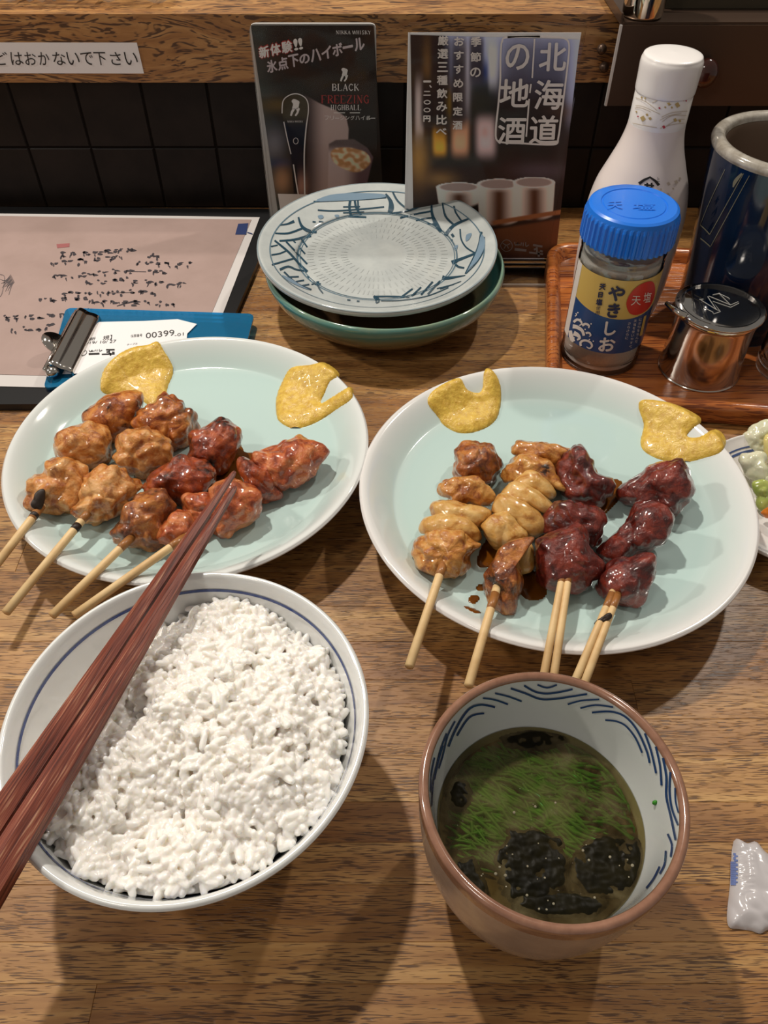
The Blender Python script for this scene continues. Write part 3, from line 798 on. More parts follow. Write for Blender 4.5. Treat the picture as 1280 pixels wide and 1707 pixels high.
# ------------------------------------------------------------------ stacked plates
tcx = (0.0006, 0.4766, 0.0)
M_teal = None
def teal_mat():
    m, N, L, b = newmat('teal_glaze'); pos = geo_pos(N)
    sep = N.new('ShaderNodeSeparateXYZ'); L.new(pos, sep.inputs[0])
    n = add_noise(N, L, 45, pos, 4)
    z = math_n(N, L, 'ADD', sep.outputs[2], math_n(N, L, 'MULTIPLY', math_n(N, L, 'SUBTRACT', n.outputs['Fac'], 0.5), 0.006))
    mr = N.new('ShaderNodeMapRange'); mr.inputs[1].default_value = 0.010; mr.inputs[2].default_value = 0.040; L.new(z, mr.inputs[0])
    r = ramp(N, L, mr.outputs[0], [(0.0, (0.20, 0.11, 0.05)), (0.45, (0.16, 0.17, 0.10)), (0.62, (0.06, 0.20, 0.19)), (0.80, (0.10, 0.26, 0.23)), (0.95, (0.34, 0.35, 0.20))])
    L.new(r.outputs[0], b.inputs['Base Color']); b.inputs['Roughness'].default_value = 0.12; b.inputs['Coat Weight'].default_value = 0.5; b.inputs['Coat Roughness'].default_value = 0.05
    return m
bowl1 = thing('teal_plate', tcx, 'teal glazed deep plate under the grey-white painted plate', 'plate')
tp = smooth_prof([(0.0, 0.006), (0.040, 0.006), (0.060, 0.017), (0.074, 0.031), (0.0768, 0.0355), (0.0785, 0.0352), (0.0790, 0.0315), (0.0745, 0.0215), (0.0640, 0.0105), (0.052, 0.0045), (0.047, 0.0002), (0.042, 0.0002), (0.040, 0.0025), (0.0, 0.0030)], 4)
mk('body', lathe(tp, tcx, 96), teal_mat(), bowl1)

TILT = math.radians(2.0)
gpc = Vector((-0.0045, 0.4838, 0.045))
def tilt_vf(vf):
    R = Matrix.Rotation(TILT, 3, 'X'); o = Vector((gpc.x, gpc.y, 0.045))
    return [R @ (v - o) + o for v in vf[0]], vf[1]
gp = [(0.0, -0.0085), (0.050, -0.0085), (0.0535, -0.0080), (0.0555, -0.0068), (0.066, -0.0030), (0.0740, 0.0), (0.0772, 0.0010), (0.0787, 0.0002), (0.0788, -0.0016), (0.0765, -0.0036), (0.060, -0.0095), (0.048, -0.0125), (0.045, -0.0165), (0.042, -0.0165), (0.041, -0.0125), (0.0, -0.0118)]
gvf = tilt_vf(lathe(smooth_prof(gp, 4), tuple(gpc), 112))
greyp = thing('painted_plate', (gpc.x, gpc.y, 0.028), 'grey-white plate with blue-black brush pattern stacked on the teal plate', 'plate')
M_greyp = speckle_mat('grey_glaze', (0.40, 0.43, 0.43), (0.49, 0.52, 0.51), 60, 0.3, 0.7, 0.12, coat=0.6)
mk('body', gvf, M_greyp, greyp)
GS = Surf(gvf, 0.00025)
def c6(x, y): return (410 + 0.3516 * x, 290 + 0.3516 * y)
def cs(*pts): return [c6(*p) for p in pts]
M_indigo = mat('indigo_paint', (0.020, 0.055, 0.085), 0.2, coat=0.4); M_wash = mat('blue_wash', (0.17, 0.25, 0.33), 0.2, coat=0.5); M_rimg = mat('blue_grey_rim', (0.24, 0.29, 0.31), 0.15, coat=0.5)
def ring_on(c, prof_r, width, zf, n=120, tl=None):
    V, Fs = [], []
    for i in range(n):
        a = 2 * math.pi * i / n
        for r in (prof_r - width / 2, prof_r + width / 2):
            V.append(Vector((c[0] + r * math.cos(a), c[1] + r * math.sin(a), zf(r))))
    for i in range(n):
        k = (i + 1) % n; Fs.append((2 * i, 2 * i + 1, 2 * k + 1, 2 * k))
    return tl((V, Fs)) if tl else (V, Fs)
def prof_z(prof, base):
    def f(r):
        for (r0, z0), (r1, z1) in zip(prof[:-1], prof[1:]):
            if r0 <= r <= r1 and r1 > r0: return base + z0 + (z1 - z0) * (r - r0) / (r1 - r0)
        return base + prof[0][1]
    return f
gsm = smooth_prof(gp, 4); gz = prof_z(gsm, gpc.z + 0.0003)
mk('painted_ring', join(ring_on(gpc, 0.0530, 0.0008, gz, tl=tilt_vf), ring_on(gpc, 0.0515, 0.0005, gz, tl=tilt_vf), ring_on(gpc, 0.0705, 0.0007, gz, tl=tilt_vf)), mat('ring_blue', (0.085, 0.15, 0.20), 0.2, coat=0.4), greyp)
mk('rim_glaze', join(ring_on(gpc, 0.0784, 0.0010, lambda r: gpc.z + 0.0009, tl=tilt_vf)), M_rimg, greyp)
washes = [[(330, 130), (400, 100), (500, 92), (600, 93), (655, 98), (655, 112), (560, 122), (450, 128)], [(1115, 290), (1132, 310), (1130, 350), (1100, 410), (1060, 450), (1045, 470), (1080, 400), (1100, 350)],
          [(340, 200), (360, 195), (368, 208), (350, 215)], [(420, 195), (440, 195), (438, 208), (425, 205)], [(1045, 290), (1070, 283), (1060, 310), (1042, 320)], [(985, 345), (1005, 338), (1000, 360), (990, 362)], [(170, 480), (215, 500), (260, 530), (300, 552), (240, 530), (195, 505)]]
mk('blue_wash', join(*[fill_px(closed_curve(cs(*p), 3), Surf(gvf, 0.0003)) for p in washes]), M_wash, greyp)
K = 0.3516
cm = []
for rr_, nn in ((0.020, 40), (0.0275, 54), (0.035, 66), (0.0425, 78)):
    for i in range(nn):
        a = 2 * math.pi * (i + 0.3 * math.sin(i * 7)) / nn; da = 0.010
        q = [Vector((gpc.x + r * math.cos(a + d), gpc.y + r * math.sin(a + d), gz(r) - 0.00012)) for r, d in ((rr_, -da), (rr_, da), (rr_ + 0.0045, da * 0.6), (rr_ + 0.0045, -da * 0.6))]
        cm.append((q, [(0, 1, 2, 3)]))
mk('chatter_marks', tilt_vf(join(*cm)), mat('chatter', (0.415, 0.442, 0.438), 0.2, coat=0.4), greyp)
strokes_g = [
 ([(320, 132), (400, 128), (500, 124), (600, 118), (665, 112)], 7), ([(340, 172), (420, 176), (540, 168), (655, 157)], 7), ([(495, 120), (490, 160), (498, 200)], 12), ([(515, 122), (522, 160), (545, 195)], 10), ([(530, 125), (532, 165)], 8),
 ([(460, 157), (540, 155)], 6), ([(460, 185), (560, 180)], 6), ([(485, 203), (570, 206)], 8),
 ([(662, 95), (685, 130), (688, 165), (676, 188)], [8, 18, 26, 14]), ([(690, 188), (780, 172), (868, 133)], [8, 9, 12]), ([(695, 85), (720, 130), (770, 172)], [8, 9, 8]), ([(755, 88), (780, 130), (815, 158)], 8), ([(820, 95), (850, 138)], 7),
 ([(880, 125), (882, 190), (905, 245), (925, 275)], [8, 12, 22, 16]), ([(730, 210), (800, 192), (875, 178)], 8), ([(805, 222), (850, 212), (890, 208)], 7), ([(860, 237), (895, 238)], 7),
 ([(930, 130), (945, 200), (985, 242)], [6, 10, 10]), ([(945, 292), (985, 245), (1058, 212)], [18, 14, 8]), ([(985, 152), (995, 185), (1020, 222)], 8),
 ([(1015, 262), (1020, 310), (1045, 350), (1090, 378)], 7), ([(1116, 275), (1105, 330), (1085, 385), (1040, 475)], [12, 8, 8, 8]), ([(1130, 300), (1128, 360), (1095, 420), (1045, 472)], 5), ([(975, 422), (1030, 400), (1095, 375)], [20, 12, 10]), ([(985, 420), (1005, 440), (1035, 447)], [8, 10, 8]),
 ([(930, 492), (960, 495), (1040, 482)], [22, 14, 4]), ([(1050, 288), (1056, 295)], 12), ([(975, 285), (985, 300)], 12), ([(970, 318), (980, 312)], 8),
 ([(248, 205), (262, 245), (290, 268), (335, 278)], [8, 12, 16, 10]), ([(160, 243), (195, 238), (228, 225)], [6, 8, 14]), ([(138, 282), (200, 282), (268, 258)], [6, 9, 9]), ([(315, 227), (330, 229)], 7), ([(345, 226), (370, 227)], 7),
 ([(158, 318), (230, 312), (308, 292)], [8, 10, 16]), ([(190, 322), (240, 375), (290, 428)], 8), ([(225, 318), (280, 380)], 7), ([(262, 308), (290, 348)], 7),
 ([(135, 316), (200, 370), (250, 425), (290, 465)], [8, 10, 10, 14]), ([(118, 345), (150, 338)], 6), ([(120, 385), (160, 378), (190, 365)], 7), ([(122, 432), (180, 415), (225, 402)], 8), ([(160, 455), (200, 440), (240, 455), (292, 462)], [12, 10, 8, 8]),
 ([(180, 465), (240, 520), (310, 550)], 8), ([(205, 490), (250, 488)], 7), ([(235, 512), (275, 505)], 7), ([(260, 532), (300, 525)], 7), ([(290, 488), (300, 492)], 10), ([(318, 515), (325, 522)], 10), ([(340, 510), (345, 540), (365, 568)], [14, 8, 5]), ([(310, 525), (355, 522)], 6),
 ([(480, 598), (495, 600)], 7), ([(525, 604), (538, 605)], 7), ([(605, 580), (625, 600), (615, 612)], [10, 22, 8]), ([(605, 582), (700, 582), (775, 585)], 8), ([(640, 602), (740, 600), (860, 580), (960, 540)], 5), ([(740, 582), (790, 545)], 8), ([(785, 580), (830, 538)], 8), ([(830, 575), (885, 512)], 9), ([(862, 572), (920, 508)], 9), ([(905, 545), (985, 525)], 5), ([(920, 548), (1020, 510)], 4)]
so = []
for p, wd in strokes_g:
    so.append(stroke(cs(*p), [x * K for x in wd] if isinstance(wd, list) else wd * K, GS, 4))
mk('brush_pattern', join(*so), M_indigo, greyp)

# ------------------------------------------------------------------ menu folder, clipboard, receipt
ft = 0.005
fold = thing('menu_folder', (-0.21, 0.48, 0), 'pink menu sheet with brush calligraphy in a black vinyl folder', 'menu')
FSu = plane_surf((0, 0, ft), (0, 0, 1), 0.0)
fo_px = [(-200, 348), (468, 353), (330, 672), (-150, 680)]
fpoly = [tuple(P(u, v, 0.0025)[:2]) for u, v in fo_px]
fpoly[2] = (-0.112, 0.3675)
mk('cover', prism(round_poly(ccw(fpoly), 0.004, 3), 0.0002, ft), mat('black_vinyl', (0.012, 0.012, 0.013), 0.35), fold, smooth=False)
sheet_px = [(-200, 353), (433, 362), (322, 652), (-150, 640)]
def flat_sheet(px, z, th=0.0003):
    pl = ccw([tuple(P(u, v, z)[:2]) for u, v in px]); return prism(pl, z - th, z)
mk('white_sheet', flat_sheet(sheet_px, ft + 0.0005), mat('sheet_white', (0.56, 0.53, 0.52), 0.5), fold, smooth=False)
M_pink = speckle_mat('pink_paper', (0.33, 0.235, 0.21), (0.37, 0.265, 0.24), 30, 0.35, 0.65, 0.5)
mk('pink_print', flat_sheet([(-200, 357), (419, 366), (306, 632), (-150, 620)], ft + 0.0008, 0.0002), M_pink, fold, smooth=False)
FS2 = plane_surf((0, 0, ft + 0.0010), (0, 0, 1), 0.0)
rq = random.Random(5)
def c8(x, y): return (0.2578 * x, 380 + 0.2578 * y)
rows = [((380, 172), (860, 142)), ((320, 232), (800, 185)), ((850, 228), (1255, 238)), ((955, 170), (1030, 190)), ((320, 318), (850, 275)), ((945, 275), (1085, 285)), ((545, 352), (830, 330)), ((840, 345), (1200, 362)),
        ((390, 420), (590, 430)), ((610, 420), (1015, 415)), ((230, 462), (600, 455)), ((560, 470), (890, 490)), ((910, 480), (1135, 490)), ((0, 582), (290, 570)), ((275, 568), (430, 545)), ((60, 668), (350, 632)), ((540, 535), (680, 560)), ((700, 545), (900, 560)), ((920, 560), (1080, 575)), ((640, 600), (720, 602))]
ink = []
for (ax, ay), (bx, by) in rows:
    n = max(2, int(math.hypot(bx - ax, by - ay) / 62))
    for i in range(n):
        f = (i + 0.5) / n; x, y = ax + (bx - ax) * f, ay + (by - ay) * f
        kind = rq.random()
        for s in range(rq.choice((3, 4, 5))):
            x0_, y0_ = x + rq.uniform(-26, 22), y + rq.uniform(-13, 13)
            if rq.random() < 0.6: d = (rq.uniform(12, 40), rq.uniform(-7, 5))
            else: d = (rq.uniform(-8, 12), rq.uniform(12, 24))
            pts = [(x0_, y0_), (x0_ + d[0] * 0.5 + rq.uniform(-5, 5), y0_ + d[1] * 0.5 + rq.uniform(-5, 5)), (x0_ + d[0], y0_ + d[1])]
            a = rq.uniform(6, 13)
            ink.append(stroke([c8(*p) for p in pts], [a * 0.2578, a * 0.32, 0.4], FS2, 3))
ink.append(stroke([c8(*p) for p in ((755, 505), (820, 485), (888, 470))], [1.2, 2.2, 3], FS2, 3)); ink.append(stroke([c8(*p) for p in ((705, 420), (850, 417))], [0.8, 1.0], FS2)); ink.append(stroke([c8(*p) for p in ((820, 280), (945, 283))], [1, 1.2], FS2))
mk('calligraphy', join(*ink), mat('calligraphy_ink', (0.035, 0.028, 0.035), 0.6), fold, smooth=False)
mk('seal_mark', join(fill_px([c8(*p) for p in ((365, 105), (450, 98), (448, 122), (370, 130))], FS2)), mat('seal_red', (0.30, 0.10, 0.10), 0.6), fold, smooth=False)
mk('sketch', join(*[stroke([c8(0 + i * 7, 330 + i * 8 + (i % 3) * 20), c8(35 + i * 5, 340 + i * 4), c8(70 + i * 3, 300 + i * 6)], [0.5, 1.2, 0.4], FS2, 3) for i in range(9)], stroke([c8(0, 300), c8(30, 320), c8(10, 430), c8(-20, 450)], 0.8, FS2, 4)), mat('sketch_ink', (0.10, 0.08, 0.085), 0.6), fold, smooth=False)
mk('corner_tag', join(fill_px([(397, 373), (414, 372), (410, 391), (392, 391)], FS2), stroke([(412, 387), (421, 390)], 1.5, FS2)), mat('navy_print', (0.02, 0.035, 0.12), 0.5), fold, smooth=False)

cz0, cz1 = ft + 0.0014, ft + 0.0030
clip = thing('clipboard', tuple(P(240, 590, cz0)), 'translucent blue clipboard with steel clip lying on the menu folder', 'clipboard')
cb_px = [(110, 513), (424, 523), (404, 600), (72, 648)]
cpoly = [tuple(P(u, v, cz1)[:2]) for u, v in cb_px]
M_blue = clear_mat('blue_acrylic', (0.10, 0.55, 0.90), 0.06, 1.40, 0.0, body=(0.03, 0.34, 0.70), bodyf=0.32)
mk('board', prism(round_poly(ccw(cpoly), 0.005, 4), cz0, cz1), M_blue, clip, smooth=False)
# bulldog clip: curved jaw plate, back ear, front knuckle
A = P(148, 533, cz1); B = P(100, 627, cz1); ax_ = (B - A); Lc = ax_.length; ax_.normalize()
per = Vector((-ax_.y, ax_.x, 0)); per = per if per.x > 0 else -per
def jaw():
    V, Fs = [], []; n = 16
    prof = [(0.0105, 0.0004), (0.0098, 0.0032), (0.0070, 0.0052), (0.0038, 0.0062), (0.0015, 0.0082), (-0.0010, 0.0092), (-0.0038, 0.0082), (-0.0058, 0.0060), (-0.0075, 0.0050)]
    prof = smooth_prof(prof, 4)
    for i in range(n + 1):
        p0 = A + ax_ * (Lc * i / n)
        for a, z in prof: V.append(p0 + per * (a - 0.002) + Vector((0, 0, z)))
    k = len(prof)
    for i in range(n):
        for j in range(k - 1): Fs.append((i * k + j, i * k + j + 1, (i + 1) * k + j + 1, (i + 1) * k + j))
    return V, Fs
jo = mk('jaw', jaw(), M_steel, clip); md = jo.modifiers.new('s', 'SOLIDIFY'); md.thickness = 0.0006
def ear():
    m0 = A + ax_ * (Lc * 0.60) - per * 0.008 + Vector((0, 0, 0.0062)); V, Fs = [], []
    out = []
    for i in range(21):
        t = math.pi * i / 20
        out.append(m0 + ax_ * (0.0085 * math.cos(t)) - per * (0.0075 * math.sin(t)) + Vector((0, 0, 0.006 * math.sin(t))))
    V = [m0] + out; Fs = [(0, i, i + 1) for i in range(1, 21)]
    return V, Fs
eo = mk('thumb_plate', ear(), M_steel, clip); md = eo.modifiers.new('s', 'SOLIDIFY'); md.thickness = 0.0008
mk('knuckle', ball(B - per * 0.003 + ax_ * 0.0015 + Vector((0, 0, 0.0045)), 0.0042, 0.0042, 0.0034, 18, 10), M_steel, clip)
mk('hinge_pin', tube([A - per * 0.007 - ax_ * 0.001 + Vector((0, 0, 0.0058)), B - per * 0.007 + ax_ * 0.002 + Vector((0, 0, 0.0058))], 0.0012), M_steel, clip)
rz = cz1 + 0.0006
rec = thing('receipt', tuple(P(210, 580, rz)), 'white printed order slip held in the blue clipboard', 'receipt')
rp = [(150, 537), (240, 535), (296, 532), (328, 540), (312, 556), (306, 620), (104, 623)]
mk('paper', flat_sheet(rp, rz + 0.0004, 0.0003), M_paper, rec, smooth=False)
RS = plane_surf((0, 0, rz + 0.0006), (0, 0, 1), 0.0)
mk('lettering', join(text_quad('00399', ((243, 555), (290, 549), (291, 559), (243, 564)), RS, 0.0), text_quad('-01', ((291, 556.5), (306, 554), (306, 559), (291, 561)), RS), text_quad('伝票番号', ((218, 558), (237, 556), (237, 561), (218, 562.5)), RS),
     text_quad('【新　規】', ((146, 563), (187, 558), (186, 566), (143, 568)), RS), text_quad('2019/ 10/ 27', ((137, 570), (194, 566), (193, 571), (136, 574)), RS),
     text_quad('テーブル', ((212, 573), (230, 570.5), (229, 574), (211, 576)), RS)), mat('receipt_ink', (0.05, 0.05, 0.05), 0.6), rec, smooth=False)
mk('shop_mark', shop_logo((127, 583.5, 0.72, -0.055, -0.08, 0.42), RS), M_ink, rec, smooth=False)

# ------------------------------------------------------------------ wooden condiment tray
tray = thing('wooden_tray', (0.21, 0.43, 0), 'reddish wooden condiment tray with rounded raised rim', 'tray')
TO = [(0.0965, 0.3655), (0.345, 0.336), (0.36, 0.52), (0.121, 0.545)]
def shrink(poly, d):
    n = len(poly); out = []
    for i in range(n):
        a, b, c = Vector(poly[i - 1]), Vector(poly[i]), Vector(poly[(i + 1) % n])
        e1, e2 = (b - a).normalized(), (c - b).normalized()
        n1, n2 = Vector((-e1.y, e1.x)), Vector((-e2.y, e2.x))
        out.append(tuple(b + (n1 + n2) / (1 + n1.dot(n2)) * d))
    return out
def tray_rim():
    rings = []
    for d, z, r in ((0.0015, 0.0002, 0.02), (0.0, 0.002, 0.021), (0.0, 0.0115, 0.021), (0.0018, 0.0138, 0.020), (0.0050, 0.0140, 0.018), (0.0072, 0.0125, 0.016), (0.0082, 0.0100, 0.0155), (0.0100, 0.0062, 0.015)):
        rings.append([Vector((p[0], p[1], z)) for p in round_poly(shrink(TO, d), r, 8)])
    n = len(rings[0]); V = [v for r in rings for v in r]; Fs = []
    for j in range(len(rings) - 1):
        for i in range(n):
            k = (i + 1) % n; Fs.append((j * n + i, j * n + k, (j + 1) * n + k, (j + 1) * n + i))
    return V, Fs
mk('rim', tray_rim(), M_tray, tray)
mk('base', prism(round_poly(shrink(TO, 0.0098), 0.0152, 8), 0.0002, 0.0060), M_tray, tray, smooth=False)
TZ = 0.0061

# ------------------------------------------------------------------ soy sauce bottle
bc = (0.1590, 0.4790, TZ)
bot = thing('soy_sauce_bottle', bc, 'white soy sauce bottle with gold and red cherry-petal neck band on the tray', 'bottle')
M_bottle = mat('bottle_white', (0.74, 0.66, 0.64), 0.28, coat=0.25)
bp = smooth_prof([(0.0, 0.0), (0.026, 0.0), (0.0285, 0.002), (0.0305, 0.02), (0.0310, 0.05), (0.0305, 0.066), (0.0280, 0.080), (0.0235, 0.092), (0.0190, 0.104), (0.0165, 0.115), (0.0160, 0.128)], 5)
bvf = lathe(bp, bc, 64)
mk('body', bvf, M_bottle, bot)
band = lathe([(0.01625, 0.1135), (0.0163, 0.1145), (0.0162, 0.134), (0.0160, 0.1345)], bc, 64)
mk('neck_band', band, mat('band_white', (0.80, 0.77, 0.76), 0.25, coat=0.3), bot)
capv = lathe(smooth_prof([(0.0161, 0.1346), (0.0166, 0.1352), (0.0168, 0.142), (0.0170, 0.149), (0.0163, 0.1520), (0.0140, 0.1538), (0.0, 0.1545)], 4), bc, 64)
mk('cap', capv, M_white, bot)
BS = Surf(join(bvf, band), 0.0003)
def c4(x, y): return (960 + 0.25 * x, 0.25 * y)
gold = mat('gold_print', (0.50, 0.37, 0.16), 0.4, metal=0.2); pale = mat('pale_gold_line', (0.55, 0.46, 0.36), 0.4); redp = mat('red_print', (0.45, 0.03, 0.06), 0.4)
def dia(x, y, s): return fill_px([c4(x - s, y - s * 0.4), c4(x + s * 0.2, y - s), c4(x + s, y + s * 0.3), c4(x - s * 0.2, y + s)], BS)
mk('gold_petals', join(*[dia(*d) for d in ((620, 690, 15), (675, 700, 18), (595, 715, 8), (638, 716, 8), (448, 790, 20), (475, 765, 10), (495, 790, 12), (440, 650, 7), (462, 655, 7), (660, 800, 14), (690, 805, 10), (405, 745, 7))]), gold, bot)
mk('red_petals', join(*[dia(*d) for d in ((557, 720, 8), (585, 846, 12), (415, 776, 6), (732, 672, 6), (716, 672, 4))]), redp, bot)
mk('gold_waves', join(*[stroke([c4(*p) for p in s], 1.0, BS, 5) for s in (((410, 600), (460, 605), (520, 640), (560, 665)), ((510, 685), (580, 655), (680, 635), (770, 605)), ((540, 665), (620, 640), (700, 620)), ((400, 650), (470, 680), (540, 735)), ((400, 705), (450, 710), (560, 760)), ((500, 745), (440, 720), (395, 720)),
    ((570, 780), (640, 750), (740, 740)), ((575, 810), (640, 770), (735, 770)), ((560, 800), (620, 770), (700, 755)), ((380, 820), (450, 835), (540, 850)), ((600, 840), (670, 800), (725, 795)), ((560, 855), (640, 830), (720, 820)))]), pale, bot)
mk('maker_mark', join(stroke([c4(420, 1225), c4(493, 1182), c4(552, 1235)], [5, 3.5, 5], BS, 2), stroke([c4(455, 1232), c4(520, 1238)], 3, BS), stroke([c4(475, 1218), c4(472, 1255)], 3, BS), stroke([c4(503, 1218), c4(505, 1250)], 3, BS), stroke([c4(455, 1248), c4(500, 1250)], 2, BS), text_box('上', c4(533, 1180)[0], c4(533, 1180)[1], c4(557, 1212)[0], c4(557, 1212)[1], BS)), M_ink, bot)
mk('gold_petals', join(*[dia(*d) for d in ((615, 1225, 13), (665, 1215, 15), (645, 1258, 8), (565, 1262, 8), (612, 1300, 14), (585, 1290, 8), (690, 1190, 10))]), mat('beige_print', (0.50, 0.42, 0.35), 0.4), bot)
mk('lettering', join(*[text_quad(g, ((x, y), (x + 12, y + 2), (x + 10, y + 16), (x - 2, y + 14)), BS, 0.02) for g, x, y in (('本', 1121, 346), ('醸', 1119, 367), ('造', 1115, 389))]), M_ink, bot)

# ------------------------------------------------------------------ salt shaker
jc = (0.1365, 0.4155, TZ)
jar = thing('salt_shaker', jc, 'glass salt shaker with ribbed blue cap and yellow-blue label on the tray', 'salt shaker')
gout = smooth_prof([(0.0, 0.0), (0.0215, 0.0), (0.0236, 0.0015), (0.0242, 0.004), (0.0236, 0.0075), (0.0240, 0.011), (0.0240, 0.050), (0.0240, 0.068), (0.0236, 0.0715), (0.0241, 0.0750), (0.0236, 0.0790), (0.0222, 0.0805)], 4)
M_glass = clear_mat('jar_glass', (0.93, 0.95, 0.94), 0.03, 1.5, 0.05)
mk('glass_body', lathe(gout, jc, 64), M_glass, jar)
mk('salt', lathe(smooth_prof([(0.0, 0.003), (0.0195, 0.003), (0.0222, 0.006), (0.0224, 0.03), (0.0224, 0.0700), (0.0180, 0.0725), (0.0, 0.0735)], 4), jc, 48), speckle_mat('salt', (0.70, 0.65, 0.62), (0.80, 0.75, 0.72), 900, 0.3, 0.7, 0.8), jar)
def ribbed_cap():
    n = 180; prof = [(0.0226, 0.0800, 0), (0.0255, 0.0801, 1), (0.0258, 0.0815, 1), (0.0255, 0.0940, 1), (0.0252, 0.0955, 0.4), (0.0249, 0.0965, 0), (0.0243, 0.0984, 0), (0.0228, 0.0993, 0), (0.0180, 0.0994, 0), (0.0176, 0.0989, 0), (0.0170, 0.0989, 0), (0.0166, 0.0993, 0), (0.0, 0.0994, 0)]
    V, Fs = [], []
    for r, z, k in prof:
        for i in range(n):
            a = 2 * math.pi * i / n; rr = r + k * 0.00050 * (1 if (i % 4) < 2 else -1)
            V.append(Vector((jc[0] + rr * math.cos(a), jc[1] + rr * math.sin(a), jc[2] + z)))
    for j in range(len(prof) - 1):
        for i in range(n):
            k = (i + 1) % n; Fs.append((j * n + i, j * n + k, (j + 1) * n + k, (j + 1) * n + i))
    return V, Fs
capvf = ribbed_cap()
M_bluecap = mat('blue_plastic', (0.010, 0.165, 0.72), 0.30, coat=0.1)
mk('cap', capvf, M_bluecap, jar, smooth=False)
CS = Surf(capvf, 0.0004)
mk('embossed_mark', join(text_quad('天', ((1013, 337), (1037, 336), (1038, 349), (1012, 350)), CS, 0.01), text_quad('塩', ((1056, 338), (1092, 340), (1092, 351), (1054, 350)), CS, 0.01)), M_bluecap, jar)
def lab(z0, z1, a0, a1, r=0.0242, n=40):
    V, Fs = [], []
    for i in range(n + 1):
        a = math.radians(a0 + (a1 - a0) * i / n)
        zz0 = z0(i / n) if callable(z0) else z0; zz1 = z1(i / n) if callable(z1) else z1
        for j in range(5):
            V.append(Vector((jc[0] + r * math.cos(a), jc[1] + r * math.sin(a), jc[2] + zz0 + (zz1 - zz0) * j / 4)))
    for i in range(n):
        for j in range(4): Fs.append((i * 5 + j, (i + 1) * 5 + j, (i + 1) * 5 + j + 1, i * 5 + j + 1))
    return V, Fs
A0, A1 = 178, 352
M_yel = mat('label_yellow', (0.58, 0.40, 0.11), 0.35, coat=0.2); M_navy = mat('label_navy', (0.018, 0.062, 0.19), 0.35, coat=0.2); M_lw = mat('label_white', (0.70, 0.65, 0.62), 0.4)
mid = lambda f: 0.0415 + 0.0025 * math.cos((f - 0.55) * 5.0 + math.pi) + 0.0025
mk('label_yellow', lab(mid, 0.0665, A0, A1), M_yel, jar)
mk('label_navy', lab(0.0175, mid, A0, A1), M_navy, jar)
mk('label_strip', lab(0.0175, 0.0665, A0, A0 + 17, 0.0243, 8), M_lw, jar)
JS = Surf(lab(0.0170, 0.0680, A0, A1, n=120, r=0.0243), 0.0003)
def c3(x, y): return (930 + 0.14063 * x, 420 + 0.14063 * y)
def tq(g, x0, y0, x1, y1, wt=0.0, sk=0.14):
    d = (y1 - y0) * sk
    o = [(0, 0)] if wt <= 0 else [(0, 0), (wt * 220, 0), (-wt * 220, 0), (0, wt * 220), (0, -wt * 220)]
    return join(*[text_quad(g, (c3(x0 + d + a, y0 + b), c3(x1 + d + a, y0 + b), c3(x1 + a, y1 + b), c3(x0 + a, y1 + b)), JS, 0.0, 0.0003 + 0.00004 * q) for q, (a, b) in enumerate(o)])
mk('lettering', join(tq('や', 590, 405, 775, 575, 0.035), tq('き', 580, 610, 715, 770, 0.035), tq('天', 490, 378, 560, 445, 0.02), tq('日', 478, 475, 525, 535, 0.02), tq('塩', 452, 555, 520, 625, 0.02), tq('使', 450, 640, 500, 685), tq('用', 440, 695, 490, 742)), mat('label_ink', (0.018, 0.018, 0.06), 0.4), jar)
mk('lettering', join(tq('し', 550, 825, 672, 980, 0.03), tq('お', 480, 1015, 660, 1170, 0.03)), M_lw, jar, label='white label characters')
mk('red_oval', fill_px([c3(*p) for p in closed_curve([(808, 610), (850, 500), (940, 405), (1050, 352), (1120, 352), (1145, 420), (1135, 530), (1080, 650), (1000, 720), (910, 745), (840, 715)], 3)], JS), mat('label_red', (0.50, 0.022, 0.018), 0.35, coat=0.2), jar)
JS2 = Surf(lab(0.0170, 0.0680, A0, A1, n=120, r=0.0245), 0.0004)
mk('lettering', join(text_quad('天', (c3(880, 515), c3(975, 520), c3(975, 625), c3(860, 630)), JS2), text_quad('塩', (c3(1015, 480), c3(1110, 470), c3(1085, 590), c3(1005, 600)), JS2)), M_lw, jar, label='white characters in the red oval')
wv = [([(205, 760), (225, 745), (215, 725)], 12), ([(190, 830), (230, 800), (270, 815), (285, 850), (255, 870)], [30, 30, 26, 20, 10]), ([(290, 870), (330, 850), (370, 870), (365, 900)], [28, 28, 24, 12]), ([(180, 880), (230, 890), (290, 930), (310, 990)], [50, 44, 36, 30]), ([(330, 960), (370, 955), (390, 985), (370, 1000)], [26, 24, 18, 8]), ([(190, 960), (240, 985), (260, 1020), (230, 1040)], [60, 44, 30, 20]),
      ([(280, 1130), (270, 1070), (320, 1045), (380, 1065), (405, 1110), (375, 1140), (340, 1120)], [26, 28, 26, 26, 24, 18, 10]), ([(170, 1020), (210, 1080), (270, 1120), (320, 1150)], [60, 60, 50, 20]), ([(150, 930), (160, 1000), (190, 1060)], [40, 50, 40])]
mk('wave_print', join(*[stroke([c3(*p) for p in s], [x * 0.14 for x in wd] if isinstance(wd, list) else wd * 0.14, JS, 3) for s, wd in wv], *[fill_px([c3(x + 9 * math.cos(t), y + 9 * math.sin(t)) for t in (0, 1, 2, 3, 4, 5)], JS) for x, y in ((270, 795), (240, 718), (420, 1055), (375, 1035), (325, 915), (395, 850))]), M_lw, jar)
small = [('にがりを含んだ', 955, 785, 0.0), ('天塩を使いやすく', 895, 800, 0.0), ('さらさらに', 825, 830, 0.0)]
sl_ = []
for s, x, y, _ in small:
    for i, g in enumerate(s): sl_.append(tq(g, x - i * 8, y + i * 43, x - i * 8 + 32, y + i * 43 + 30, 0.0))
mk('lettering', join(*sl_), M_lw, jar)
